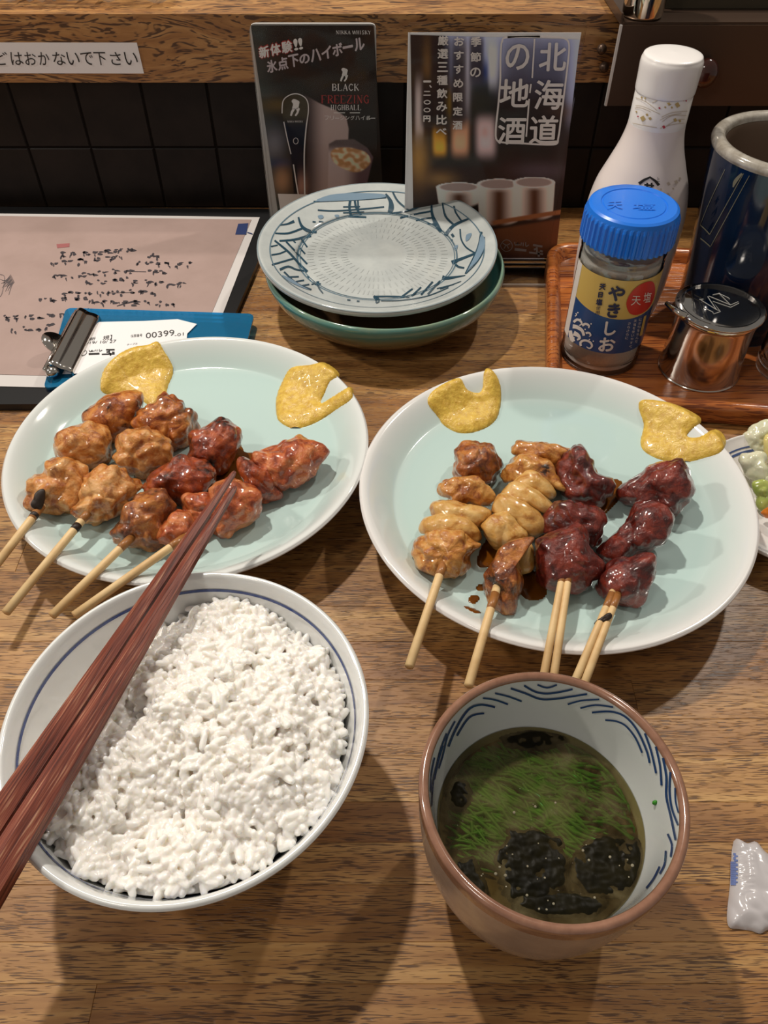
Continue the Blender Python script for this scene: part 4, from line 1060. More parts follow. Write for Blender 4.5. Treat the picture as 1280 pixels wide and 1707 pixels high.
mk('label_tab', join(fill_px([c3(*p) for p in ((1015, 762), (1045, 745), (992, 985), (960, 995))], JS)), M_yel, jar)

# ------------------------------------------------------------------ steel mustard pot
mc = (0.1962, 0.4005, TZ)
pot = thing('steel_pot', mc, 'small steel mustard pot with hinged lid engraved with a letter', 'condiment pot')
pv = smooth_prof([(0.0, 0.0), (0.0228, 0.0), (0.0238, 0.0012), (0.0238, 0.006), (0.0231, 0.020), (0.0229, 0.032), (0.0236, 0.0395), (0.0240, 0.0400), (0.0240, 0.0425), (0.0215, 0.0425), (0.0215, 0.002), (0.0, 0.002)], 3)
mk('body', lathe(pv, mc, 72), M_steel, pot)
lidp = [(0.0, 0.0430), (0.0248, 0.0430), (0.0256, 0.0434), (0.0256, 0.0446), (0.0250, 0.0450), (0.0, 0.0448)]
lvf = lathe(lidp, mc, 72)
mk('lid', lvf, mat('lid_steel', (0.55, 0.54, 0.53), 0.06, metal=1.0), pot)
lt = P(1112, 503, mc[2] + 0.044); 
mk('lid_tab', join(tube([Vector((mc[0] - 0.0225, mc[1] - 0.0100, mc[2] + 0.0440)), Vector((mc[0] - 0.0275, mc[1] - 0.0030, mc[2] + 0.0440)), Vector((mc[0] - 0.0312, mc[1] + 0.0030, mc[2] + 0.0448))], [0.0022, 0.0020, 0.0012], 8)), M_steel, pot)
LSf = Surf(lvf, 0.0002)
def c4b(x, y): return (1080 + 0.15625 * x, 440 + 0.15625 * y)
mo = [[(560, 385), (730, 490), (775, 510), (700, 535), (690, 515), (600, 470)], [(730, 490), (635, 350), (650, 345), (880, 440), (960, 405), (970, 420), (880, 465), (690, 400), (770, 510)], [(880, 440), (770, 330), (755, 310)], [(690, 330), (760, 318), (860, 365), (870, 380)], [(545, 380), (590, 378)], [(595, 465), (625, 480)]]
mk('engraved_letter', join(*[stroke([c4b(*p) for p in s], 0.9, LSf, 1) for s in mo]), mat('engraving', (0.45, 0.44, 0.42), 0.5), pot)

# ------------------------------------------------------------------ blue crock
kc = (0.2320, 0.4575, TZ)
cr = thing('blue_crock', kc, 'tall dark blue glazed crock with grey stoneware rim on the tray', 'crock')
kp = smooth_prof([(0.0, 0.0), (0.0330, 0.0), (0.0350, 0.0015), (0.0365, 0.03), (0.0395, 0.07), (0.0435, 0.108), (0.0440, 0.1115)], 4)
mk('body', lathe(kp, kc, 80), speckle_mat('cobalt_glaze', (0.003, 0.009, 0.028), (0.005, 0.019, 0.055), 22, 0.35, 0.7, 0.10, coat=0.5), cr)
rp_ = smooth_prof([(0.0441, 0.1112), (0.0446, 0.1135), (0.0432, 0.1158), (0.0405, 0.1165), (0.0375, 0.1155), (0.0362, 0.1125)], 4)
mk('rim', lathe(rp_, kc, 80), speckle_mat('stoneware_rim', (0.22, 0.19, 0.15), (0.46, 0.43, 0.38), 130, 0.3, 0.7, 0.15, coat=0.5), cr)
mk('inside', lathe(smooth_prof([(0.0361, 0.1124), (0.0350, 0.10), (0.033, 0.03), (0.031, 0.006), (0.0, 0.006)], 4), kc, 64), mat('crock_inside', (0.16, 0.11, 0.08), 0.25), cr)
KS = Surf(lathe(kp, kc, 80), 0.0003)
def c7(x, y): return (1130 + 0.17564 * x, 180 + 0.17564 * y)
mk('glaze_line', join(*[stroke([c7(*p) for p in s], wd, KS, 4) for s, wd in ((((450, 580), (300, 900), (215, 1110)), 0.9), (((625, 620), (460, 920), (305, 1200)), 1.1), (((680, 640), (510, 950), (315, 1310)), 1.1), (((215, 1110), (260, 1150), (305, 1200)), 2.0), (((215, 1235), (260, 1270), (310, 1315)), 2.0), (((610, 620), (550, 690), (525, 750)), [3, 6, 2]))]), mat('glaze_line', (0.20, 0.19, 0.14), 0.2), cr)

# glass bottle at the edge of the tray
gcx = (0.2515, 0.3985, TZ)
gb = thing('glass_jar', gcx, 'clear glass jar on the tray beside the steel pot', 'jar')
mk('body', lathe(smooth_prof([(0.0, 0.0), (0.017, 0.0), (0.0195, 0.002), (0.0200, 0.006), (0.0195, 0.03), (0.0190, 0.05), (0.0180, 0.05), (0.0180, 0.006), (0.0, 0.005)], 4), gcx, 48), mat('clear_glass', (0.95, 0.96, 0.95), 0.02, trans=1.0, ior=1.45), gb)

# ------------------------------------------------------------------ white celadon plates
def plate_mat(c):
    m, N, L, b = newmat('celadon'); pos = geo_pos(N)
    s = N.new('ShaderNodeVectorMath'); s.operation = 'SUBTRACT'; L.new(pos, s.inputs[0]); s.inputs[1].default_value = (c[0], c[1], 0)
    mm = N.new('ShaderNodeVectorMath'); mm.operation = 'MULTIPLY'; mm.inputs[1].default_value = (1, 1, 0); L.new(s.outputs[0], mm.inputs[0])
    ln = N.new('ShaderNodeVectorMath'); ln.operation = 'LENGTH'; L.new(mm.outputs[0], ln.inputs[0])
    mr = N.new('ShaderNodeMapRange'); mr.inputs[1].default_value = 0.0; mr.inputs[2].default_value = 0.1; L.new(ln.outputs['Value'], mr.inputs[0])
    r = ramp(N, L, mr.outputs[0], [(0.0, (0.47, 0.62, 0.60)), (0.74, (0.47, 0.62, 0.60)), (0.82, (0.54, 0.65, 0.63)), (0.90, (0.65, 0.69, 0.68)), (0.96, (0.73, 0.71, 0.70))])
    L.new(r.outputs[0], b.inputs['Base Color']); b.inputs['Roughness'].default_value = 0.10; b.inputs['Coat Weight'].default_value = 0.5; b.inputs['Coat Roughness'].default_value = 0.04
    return m
WELL = 0.0165
def plate_prof(R):
    k = R / 0.0965
    pts = [(0.0, 0.0160), (0.055, 0.0163), (0.0700, 0.0172), (0.0780, 0.0186), (0.0815, 0.0202), (0.0915, 0.0282), (0.0950, 0.0298), (0.0963, 0.0293), (0.0965, 0.0278), (0.090, 0.0238), (0.080, 0.0166), (0.070, 0.0140), (0.056, 0.0112), (0.0500, 0.0085), (0.0475, 0.0002), (0.0450, 0.0002), (0.0440, 0.0095), (0.0, 0.0120)]
    return [(r * k, z) for r, z in smooth_prof(pts, 4)]
def white_plate(c, R, label):
    t = thing('white_plate', (c[0], c[1], 0), label, 'plate', 'pale celadon skewer plates')
    vf = lathe(plate_prof(R), (c[0], c[1], 0), 128)
    mk('body', vf, plate_mat(c), t)
    return t, Surf(vf, 0.0003)
PR, PSR = white_plate((0.0846, 0.2746), 0.0965, 'pale celadon plate holding dark liver and skin skewers')
PL, PSL = white_plate((-0.1019, 0.3071), 0.0934, 'pale celadon plate holding glazed chicken thigh skewers')

# mustard
M_must = speckle_mat('mustard', (0.52, 0.30, 0.035), (0.70, 0.47, 0.075), 320, 0.30, 0.62, 0.38, coat=0.12, bmp=0.45, bs=620, sss=0.1)
def q1(x, y): return (0.4922 * x, 550 + 0.4922 * y)
def q2(x, y): return (590 + 0.539 * x, 600 + 0.539 * y)
musts = [([q1(*p) for p in ((340, 180), (355, 130), (400, 85), (450, 60), (500, 52), (535, 40), (555, 70), (580, 110), (588, 145), (570, 190), (560, 225), (520, 265), (480, 240), (420, 225), (350, 215))], PSL, 'yellow mustard dollop behind the thigh skewers with smooth skin'),
         ([q1(*p) for p in ((935, 280), (935, 230), (955, 175), (985, 130), (1050, 120), (1100, 112), (1150, 150), (1118, 175), (1100, 215), (1085, 250), (1125, 228), (1180, 195), (1197, 205), (1190, 235), (1140, 270), (1080, 310), (1030, 330), (990, 335), (945, 310))], PSL, 'notched yellow mustard smear on the thigh skewer plate toward the teal plate'),
         ([q2(*p) for p in ((228, 135), (240, 100), (290, 68), (330, 58), (352, 95), (393, 98), (403, 32), (430, 35), (452, 75), (455, 130), (440, 185), (400, 215), (350, 228), (310, 222), (275, 200), (262, 180))], PSR, 'yellow mustard smear above the skin skewer on the liver plate'),
         ([q2(*p) for p in ((880, 150), (890, 125), (960, 130), (1020, 150), (1075, 185), (1045, 215), (1030, 238), (1065, 240), (1115, 215), (1150, 245), (1135, 285), (1080, 305), (1020, 318), (950, 310), (900, 285), (885, 255), (895, 200))], PSR, 'yellow mustard smear beside the steel pot, at the tip of the red liver skewer')]
for i, (pl, sf, lb) in enumerate(musts):
    vf = smear(pl, sf, 0.0032, 14.0, 3.0, 0.0006, i)
    o = mk('mustard', vf, M_must, loc=tuple(vf[0][0])); tag(o, lb, 'mustard', 'mustard dabs on the plates')

# sauce
def sauce_mat():
    m, N, L, b = newmat('sauce'); N.remove(b)
    t = N.new('ShaderNodeBsdfTransparent'); t.inputs[0].default_value = (0.62, 0.28, 0.05, 1)
    d = N.new('ShaderNodeBsdfDiffuse'); d.inputs[0].default_value = (0.20, 0.07, 0.012, 1)
    g = N.new('ShaderNodeBsdfGlossy'); g.inputs['Roughness'].default_value = 0.04
    f = N.new('ShaderNodeFresnel'); f.inputs[0].default_value = 1.4
    m1 = N.new('ShaderNodeMixShader'); m1.inputs[0].default_value = 0.25; L.new(t.outputs[0], m1.inputs[1]); L.new(d.outputs[0], m1.inputs[2])
    m2 = N.new('ShaderNodeMixShader'); L.new(f.outputs[0], m2.inputs[0]); L.new(m1.outputs[0], m2.inputs[1]); L.new(g.outputs[0], m2.inputs[2])
    L.new(m2.outputs[0], N['Material Output'].inputs[0]); return m
M_sauce = sauce_mat()
def w8(x, y): return (20 + 0.4219 * x, 640 + 0.4219 * y)
def w7(x, y): return (660 + 0.40625 * x, 720 + 0.40625 * y)
sauces = [([w8(*p) for p in ((690, 330), (780, 330), (880, 235), (905, 235), (925, 270), (985, 270), (1010, 330), (930, 420), (850, 400), (800, 440), (700, 430))], PSL, 'brown glaze pooled between the thigh skewers'),
          ([w7(*p) for p in ((330, 520), (370, 440), (440, 420), (560, 560), (620, 640), (600, 690), (520, 680), (420, 560), (350, 560))], PSR, 'brown glaze pooled under the sliced-skin skewers'),
          ([w7(*p) for p in ((830, 360), (900, 300), (940, 230), (900, 190), (840, 230), (800, 330))], PSR, 'brown glaze pooled between the two liver skewers'),
          ([w7(*p) for p in ((295, 685), (310, 668), (340, 672), (345, 690), (325, 706), (300, 702))], PSR, 'round drop of brown glaze by the plate rim'),
          ([w7(*p) for p in ((275, 715), (300, 715), (345, 735), (345, 748), (310, 740))], PSR, 'long drop of brown glaze by the plate rim'),
          ([w7(*p) for p in ((325, 640), (345, 622), (365, 630), (362, 650), (340, 655))], PSR, 'small drop of brown glaze beside the pale sliced skewer')]
for i, (pl, sf, lb) in enumerate(sauces):
    vf = smear(pl, sf, 0.0004, 8.0, 3.5, 0.0, i)
    tag(mk('sauce_puddle', vf, M_sauce, loc=tuple(vf[0][0])), lb, 'sauce', 'glaze on the plates')

# ------------------------------------------------------------------ skewers
M_thigh = meat_mat('glazed_thigh', (0.60, 0.24, 0.050), (0.44, 0.125, 0.018), (0.19, 0.034, 0.006), 0.59)
M_thigh_pale = meat_mat('pale_thigh', (0.66, 0.36, 0.135), (0.56, 0.22, 0.045), (0.29, 0.070, 0.012), 0.63)
M_neck = meat_mat('glazed_neck', (0.42, 0.090, 0.020), (0.27, 0.040, 0.009), (0.10, 0.014, 0.005), 0.60)
M_neck2 = meat_mat('red_neck', (0.58, 0.20, 0.065), (0.45, 0.095, 0.022), (0.22, 0.032, 0.009), 0.63)
M_skin = meat_mat('glazed_skin', (0.62, 0.33, 0.09), (0.50, 0.20, 0.036), (0.26, 0.070, 0.012), 0.63)
M_skin_pale = meat_mat('pale_gizzard', (0.66, 0.42, 0.15), (0.58, 0.32, 0.085), (0.42, 0.17, 0.032), 0.72, bumpk=0.22)
M_brownm = meat_mat('brown_skin', (0.50, 0.19, 0.040), (0.30, 0.080, 0.014), (0.11, 0.024, 0.007), 0.60)
M_liver = meat_mat('liver', (0.215, 0.028, 0.013), (0.115, 0.012, 0.007), (0.040, 0.005, 0.004), 0.68, bumpk=0.6)
def skewer(label, grp, root_px, sticks, pieces, conv, zc=0.0095, floor=WELL, tips_z=0.0335, chars=(), R=0.00195, toast=True):
    base = P(*root_px, WELL)
    t = thing('meat_skewer', tuple(base), label, 'skewer', grp)
    for si, (a, b) in enumerate(sticks):
        p0 = P(*a, WELL + 0.0125); p1 = P(*b, tips_z)
        back = p0 + (p0 - p1).normalized() * 0.012
        mk('stick', tube([back, p0, p1], R, 12), M_stick, t)
        if toast:
            d = (p1 - p0); L_ = d.length; d.normalize()
            mk('toasted_end', tube([p0 - d * 0.004, p0 + d * 0.002, p0 + d * 0.0055], [R * 1.06, R * 1.06, R * 1.01], 12), M_toast, t)
        for f0, f1 in chars:
            mk('charred_band', tube([p0.lerp(p1, f0), p0.lerp(p1, (f0 + f1) / 2), p0.lerp(p1, f1)], [R * 1.02, R * 1.09, R * 1.02], 12), M_char, t)
    for i, (nm, m, pts, kw) in enumerate(pieces):
        zz = kw.pop('z', zc); sd = kw.pop('seed', hash(label) % 1 + i * 3 + len(pieces) * 7 + root_px[0] * 0.13)
        vf = blob([conv(*p) for p in pts], WELL + zz, floor + 0.0004, seed=sd, **kw)
        mk(nm, vf, m, t)
    return t
gl, gr_ = 'skewers on the thigh plate', 'skewers on the liver plate'
skewer('thigh skewer of three pieces, its top piece smooth golden skin against the mustard', gl, (90, 800), [((62, 853), (-22, 962))], [
  ('meat_piece', M_thigh, [(280, 150), (285, 115), (330, 75), (400, 40), (500, 30), (518, 55), (505, 105), (480, 165), (450, 205), (410, 230), (370, 225), (320, 180)], dict(amp=0.0006)),
  ('meat_piece', M_thigh_pale, [(175, 240), (195, 205), (270, 160), (345, 168), (385, 200), (392, 270), (375, 310), (310, 335), (240, 310), (185, 295)], {}),
  ('meat_piece', M_thigh_pale, [(55, 430), (75, 375), (120, 350), (140, 315), (210, 295), (280, 315), (305, 350), (290, 420), (270, 480), (240, 510), (160, 507), (100, 505), (65, 480)], dict(amp=0.0016)),
  ('charred_bit', M_char, [(75, 470), (95, 430), (125, 420), (128, 460), (110, 495), (85, 490)], dict(z=0.0165, thick=0.5, amp=0.0004)),
 ], w8, chars=((0.02, 0.10),))
skewer('thigh skewer of three pale golden pieces with a curl of charred skin', gl, (200, 790), [((146, 856), (10, 1021))], [
  ('meat_piece', M_thigh, [(490, 150), (505, 110), (560, 70), (605, 42), (650, 60), (680, 75), (720, 120), (730, 180), (700, 235), (660, 260), (610, 245), (560, 200), (505, 175)], dict(amp=0.0016)),
  ('meat_piece', M_thigh_pale, [(405, 260), (430, 205), (470, 180), (540, 180), (600, 215), (635, 265), (615, 320), (570, 365), (520, 370), (450, 335), (410, 300)], dict(amp=0.0016)),
  ('meat_piece', M_thigh_pale, [(275, 430), (285, 385), (320, 350), (400, 320), (460, 340), (505, 395), (495, 430), (470, 480), (420, 520), (385, 540), (340, 552), (310, 540), (258, 520), (250, 490), (275, 465)], dict(amp=0.0018)),
 ], w8, chars=((0.13, 0.19),))
skewer('dark red-brown glazed skewer of three pieces with a blackened lowest piece', gl, (290, 800), [((212, 903), (87, 1026))], [
  ('meat_piece', M_neck, [(695, 270), (705, 210), (740, 180), (825, 140), (880, 165), (900, 210), (890, 280), (860, 330), (810, 355), (750, 320), (705, 300)], dict(amp=0.0009)),
  ('meat_piece', M_neck, [(525, 410), (545, 375), (610, 325), (640, 290), (700, 285), (770, 320), (795, 355), (785, 390), (730, 440), (670, 475), (600, 460), (545, 440)], dict(amp=0.0015)),
  ('meat_piece', M_brownm, [(388, 590), (415, 555), (440, 500), (490, 445), (540, 420), (600, 430), (650, 480), (635, 540), (600, 590), (580, 640), (540, 655), (460, 640), (410, 620)], dict(amp=0.0017)),
 ], w8)
skewer('reddish glazed skewer of five pieces lying under the chopstick tips', gl, (400, 820), [((299, 902), (124, 1026))], [
  ('meat_piece', M_neck2, [(960, 280), (1010, 260), (1090, 220), (1150, 212), (1240, 265), (1205, 330), (1180, 370), (1110, 405), (1060, 425), (1000, 390), (965, 340)], {}),
  ('meat_piece', M_neck, [(895, 360), (910, 300), (960, 310), (1010, 345), (1050, 385), (1055, 440), (1000, 470), (940, 440)], dict(amp=0.0014)),
  ('meat_piece', M_neck2, [(780, 430), (850, 380), (900, 380), (960, 410), (990, 455), (960, 520), (900, 570), (860, 605), (810, 600), (785, 540)], {}),
  ('meat_piece', M_neck2, [(665, 500), (680, 450), (740, 425), (790, 440), (800, 500), (780, 560), (720, 580), (690, 545)], {}),
  ('meat_piece', M_neck2, [(575, 600), (600, 530), (650, 500), (700, 510), (740, 560), (700, 620), (640, 640), (590, 630)], {}),
 ], w8)
skewer('golden brown skewer of five folded skin pieces beside the drops of glaze', gr_, (760, 860), [((737, 946), (682, 1111))], [
  ('meat_piece', M_brownm, [(235, 130), (245, 70), (300, 50), (370, 45), (410, 70), (430, 130), (410, 190), (370, 225), (300, 205), (240, 185)], dict(amp=0.0014)),
  ('meat_piece', M_skin, [(170, 225), (200, 195), (260, 185), (350, 195), (398, 235), (390, 300), (330, 310), (250, 300), (185, 265)], dict(amp=0.0015)),
  ('meat_piece', M_skin_pale, [(145, 335), (160, 290), (230, 285), (330, 300), (390, 325), (380, 370), (350, 405), (260, 385), (180, 360)], dict(amp=0.0007, thick=1.1)),
  ('meat_piece', M_skin_pale, [(100, 385), (130, 350), (200, 335), (280, 350), (345, 410), (340, 450), (290, 445), (220, 430), (115, 420)], dict(amp=0.0006, thick=1.2)),
  ('meat_piece', M_skin, [(75, 510), (95, 450), (130, 420), (190, 400), (270, 410), (300, 440), (338, 465), (305, 510), (285, 560), (240, 600), (180, 590), (110, 565)], dict(amp=0.0015)),
 ], w7)
skewer('skewer of pale overlapping gizzard slices ending in a long brown piece', gr_, (860, 860), [((822, 1001), (781, 1143))], [
  ('meat_piece', M_skin, [(485, 90), (500, 40), (560, 35), (640, 50), (720, 70), (735, 90), (695, 135), (640, 145), (560, 120)], dict(amp=0.0013)),
  ('meat_piece', M_skin, [(440, 150), (490, 95), (560, 95), (640, 140), (695, 230), (660, 238), (600, 205), (520, 195), (450, 205)], dict(amp=0.0012)),
  ('meat_slice', M_skin_pale, [(480, 215), (520, 165), (570, 160), (635, 215), (652, 258), (620, 275), (550, 245)], dict(amp=0.0003, thick=1.2)),
  ('meat_slice', M_skin_pale, [(430, 270), (470, 210), (530, 215), (600, 258), (647, 310), (620, 342), (550, 310), (480, 290)], dict(amp=0.0003, thick=1.2, z=0.0105)),
  ('meat_slice', M_skin_pale, [(395, 325), (430, 258), (500, 272), (565, 310), (612, 378), (590, 425), (540, 430), (490, 385), (430, 350)], dict(amp=0.0004, thick=1.1)),
  ('meat_piece', M_skin_pale, [(360, 385), (400, 335), (460, 330), (510, 380), (530, 430), (480, 462), (420, 475), (372, 430)], dict(amp=0.0011)),
  ('meat_slice', M_skin_pale, [(500, 470), (550, 460), (568, 520), (560, 570), (515, 582), (490, 530)], dict(amp=0.0003, z=0.007)),
  ('meat_piece', M_brownm, [(365, 600), (390, 540), (430, 480), (490, 445), (560, 440), (540, 480), (508, 515), (512, 600), (502, 680), (490, 745), (450, 755), (410, 720), (370, 660)], dict(amp=0.0009)),
 ], w7)
skewer('dark red liver skewer of three pieces on a split double stick beside the gizzard slices', gr_, (930, 870), [((938, 958), (906, 1127)), ((948, 958), (923, 1127))], [
  ('meat_piece', M_liver, [(665, 150), (700, 90), (765, 62), (800, 105), (830, 160), (895, 210), (860, 280), (830, 312), (760, 300), (690, 250)], dict(amp=0.0015)),
  ('meat_piece', M_liver, [(600, 370), (640, 310), (700, 280), (790, 300), (850, 340), (855, 400), (820, 460), (770, 470), (680, 430), (610, 410)], dict(amp=0.0014)),
  ('meat_piece', M_liver, [(570, 470), (590, 435), (690, 410), (750, 395), (790, 450), (835, 550), (800, 620), (740, 650), (650, 645), (600, 640), (575, 570)], dict(amp=0.0012)),
 ], w7, R=0.0017)
skewer('dark red liver skewer of three pieces with burnt double stick, closest to the pickle dish', gr_, (1040, 900), [((1016, 1000), (958, 1136)), ((1026, 1000), (974, 1139))], [
  ('meat_piece', M_liver, [(920, 245), (960, 200), (1040, 150), (1120, 118), (1180, 130), (1208, 250), (1180, 300), (1140, 345), (1080, 315), (990, 310), (930, 285)], dict(amp=0.0012)),
  ('meat_piece', M_liver, [(828, 500), (880, 430), (940, 370), (990, 300), (1080, 290), (1137, 350), (1110, 430), (1050, 485), (960, 510), (880, 545)], dict(amp=0.0013)),
  ('meat_piece', M_liver, [(825, 630), (840, 575), (900, 530), (990, 500), (1050, 510), (1062, 560), (1040, 640), (1000, 700), (930, 712), (860, 685)], dict(amp=0.0010)),
  ('burnt_bit', M_char, [(810, 790), (840, 755), (880, 740), (885, 765), (850, 785)], dict(z=0.0155, thick=0.6, amp=0.0008)),
 ], w7, R=0.0017)

# ------------------------------------------------------------------ rice bowl
rc = (-0.0690, 0.1348, 0.0)
RB = 0.0635; RZ = 0.058
M_porc = mat('porcelain', (0.72, 0.735, 0.73), 0.12, coat=0.5)
ric = thing('rice_bowl', rc, 'white porcelain rice bowl with a thin blue line inside the rim', 'bowl')
ro = smooth_prof([(0.0, 0.0080), (0.020, 0.0085), (0.036, 0.0150), (0.0475, 0.0270), (0.0545, 0.0400), (0.0590, 0.0520), (0.0608, 0.0568), (0.0622, 0.0582), (0.0635, 0.0574), (0.0632, 0.0550), (0.0580, 0.0400), (0.0510, 0.0260), (0.0395, 0.0125), (0.0290, 0.0065), (0.0275, 0.0004), (0.0250, 0.0004), (0.0240, 0.0055), (0.0, 0.0060)], 4)
mk('body', lathe(ro, rc, 128), M_porc, ric)
rin = [(r, z) for r, z in ro[:26]]
def r_at(z):
    for (r0, z0), (r1, z1) in zip(rin[:-1], rin[1:]):
        if z0 <= z <= z1: return r0 + (r1 - r0) * (z - z0) / max(z1 - z0, 1e-9)
    return rin[-1][0]
def ring_wall(c, z0, z1, rf, n=128, inset=0.0003):
    V, Fs = [], []
    for i in range(n):
        a = 2 * math.pi * i / n
        for z in (z0, z1):
            r = rf(z) - inset; V.append(Vector((c[0] + r * math.cos(a), c[1] + r * math.sin(a), z)))
    for i in range(n):
        k = (i + 1) % n; Fs.append((2 * i, 2 * k, 2 * k + 1, 2 * i + 1))
    return V, Fs
mk('blue_line', ring_wall(rc, 0.0512, 0.0524, r_at), mat('cobalt_line', (0.02, 0.05, 0.20), 0.15, coat=0.5), ric)
M_rice = mat('rice', (0.88, 0.845, 0.80), 0.24, coat=0.25, sss=0.7, sssr=(0.0040, 0.0034, 0.0024))
def rice_h(x, y):
    dx, dy = x - rc[0], y - rc[1]; rr = math.hypot(dx, dy) / 0.056
    z = 0.0455 + 0.0105 * (1 - rr * rr)
    t = (dx * -0.80 + dy * 0.60) / 0.056
    z -= 0.0120 * sstep(0.35, 1.0, t)
    z += noise.noise(Vector((x * 45, y * 45, 3.1))) * 0.0050 + noise.noise(Vector((x * 120, y * 120, 1.7))) * 0.0030 + noise.noise(Vector((x * 230, y * 230, 7.7))) * 0.0012
    for (u, v, s, h_) in ((228, 1195, 0.008, -0.009), (290, 1345, 0.009, -0.006), (345, 1010, 0.010, 0.005), (430, 1180, 0.02, 0.003), (300, 1440, 0.013, 0.004), (500, 1420, 0.012, -0.006)):
        q = P(u, v, 0.05); z += h_ * math.exp(-((x - q.x) ** 2 + (y - q.y) ** 2) / s ** 2)
    return z
def rice_mesh():
    rg = random.Random(3); V, Fs = [], []
    n, mm = 64, 26
    for j in range(mm + 1):
        for i in range(n):
            a = 2 * math.pi * i / n; f = j / mm
            rr = 0.0565 * f; x, y = rc[0] + rr * math.cos(a), rc[1] + rr * math.sin(a)
            z = rice_h(x, y) - 0.0017; lim = r_at(min(max(z, 0.02), 0.057)) - 0.0006
            if rr > lim: x, y = rc[0] + lim * math.cos(a), rc[1] + lim * math.sin(a); z = rice_h(x, y) - 0.0017
            V.append(Vector((x, y, z)))
    for j in range(mm):
        for i in range(n):
            k = (i + 1) % n; Fs.append((j * n + i, j * n + k, (j + 1) * n + k, (j + 1) * n + i))
    b0 = len(V)     # underside, so the heap is a closed body
    for i in range(n):
        t = V[mm * n + i]; V.append(Vector((rc[0] + (t.x - rc[0]) * 0.85, rc[1] + (t.y - rc[1]) * 0.85, 0.0300)))
    for i in range(n):
        k = (i + 1) % n; Fs.append((mm * n + i, mm * n + k, b0 + k, b0 + i))
    Fs.append(tuple(range(b0, b0 + n)))
    # grain template
    G, GF = [], []; gn, gm = 8, 6
    for j in range(gm + 1):
        t = math.pi * j / gm
        for i in range(gn):
            a = 2 * math.pi * i / gn; G.append((math.cos(t), math.sin(t) ** 0.65 * math.cos(a), math.sin(t) ** 0.65 * math.sin(a) * 0.85))
    for j in range(gm):
        for i in range(gn):
            k = (i + 1) % gn; GF.append((j * gn + i, j * gn + k, (j + 1) * gn + k, (j + 1) * gn + i))
    cnt = 0
    while cnt < 3600:
        a = rg.uniform(0, 2 * math.pi); rr = 0.0560 * math.sqrt(rg.random())
        x, y = rc[0] + rr * math.cos(a), rc[1] + rr * math.sin(a)
        z = rice_h(x, y) + rg.uniform(-0.0016, 0.0011) + (0.0015 if rg.random() < 0.06 else 0)
        lim = r_at(min(max(z, 0.02), 0.057))
        if rr > lim - 0.0016: continue
        cnt += 1
        yaw = rg.uniform(0, 2 * math.pi); pit = rg.gauss(0, 0.55); l = rg.uniform(0.0027, 0.0036); wd = rg.uniform(0.00135, 0.0017)
        if rr > lim - 0.0035: pit *= 0.3
        R = Matrix.Rotation(yaw, 3, 'Z') @ Matrix.Rotation(pit, 3, 'Y') @ Matrix.Rotation(rg.uniform(0, 6.28), 3, 'X')
        b = len(V); o = Vector((x, y, z)); bend = rg.uniform(-0.15, 0.15)
        for gx, gy, gz_ in G: V.append(o + R @ Vector((gx * l, gy * wd + bend * wd * gx * gx, gz_ * wd)))
        Fs += [tuple(q + b for q in f) for f in GF]
    return V, Fs
rice = mk('steamed_rice', rice_mesh(), M_rice, loc=(rc[0], rc[1], 0.02))
md = rice.modifiers.new('fuse', 'REMESH'); md.mode = 'VOXEL'; md.voxel_size = 0.00032
bpy.context.view_layer.update()
rme = bpy.data.meshes.new_from_object(rice.evaluated_get(bpy.context.evaluated_depsgraph_get()))
rice.modifiers.clear(); rice.data = rme
rme.polygons.foreach_set('use_smooth', [True] * len(rme.polygons))
if not rme.materials: rme.materials.append(M_rice)
tag(rice, 'fluffy white steamed rice heaped in the porcelain bowl', 'rice', kind='stuff')

# ------------------------------------------------------------------ chopsticks
def chop_mat():
    m, N, L, b = newmat('red_wood'); pos = geo_pos(N)
    d = Vector((-0.0515, -0.16, 0)).normalized(); ang = math.atan2(d.y, d.x)
    mp = N.new('ShaderNodeMapping'); mp.vector_type = 'TEXTURE'; mp.inputs['Rotation'].default_value = (0, 0, ang); L.new(pos, mp.inputs[0])
    mp2 = N.new('ShaderNodeMapping'); mp2.inputs['Scale'].default_value = (45, 1300, 1300); L.new(mp.outputs[0], mp2.inputs[0])
    n = add_noise(N, L, 1.0, mp2.outputs[0], 3)
    r = ramp(N, L, n.outputs['Fac'], [(0.30, (0.060, 0.013, 0.008)), (0.48, (0.17, 0.036, 0.020)), (0.60, (0.24, 0.066, 0.036)), (0.72, (0.46, 0.25, 0.15))])
    L.new(r.outputs[0], b.inputs['Base Color']); b.inputs['Roughness'].default_value = 0.42
    bump(N, L, b, n.outputs['Fac'], 0.4, 0.0006); return m
M_chop = chop_mat()
def chopstick(tip, far, zt_, zf, label, w0, w1):
    a = P(*tip, zt_); b = P(*far, zf); d = (b - a); L_ = d.length; d.normalize()
    end = a + d * 0.225
    pts = [a, a + d * 0.002] + [a.lerp(end, f) for f in (0.15, 0.35, 0.6, 0.8, 0.98, 1.0)]
    rad = [w0 * 0.55, w0 * 0.8] + [w0 + (w1 - w0) * min(1, f / 0.75) for f in (0.15, 0.35, 0.6, 0.8, 0.98)] + [w1 * 0.9]
    o = mk('chopstick', tube(pts, rad, 6), M_chop, smooth=False, loc=tuple(a.lerp(end, 0.5)))
    return tag(o, label, 'chopstick', 'red-brown chopsticks across the rice bowl')
chopstick((391, 787), (0, 1363), 0.0640, 0.0635, 'red-brown wooden chopstick on the bowl rim, on the side of the skewer sticks', 0.0016, 0.0049)
chopstick((392, 812), (0, 1453), 0.0640, 0.0645, 'red-brown wooden chopstick on the bowl rim, on the side of the rice heap', 0.0017, 0.0058)

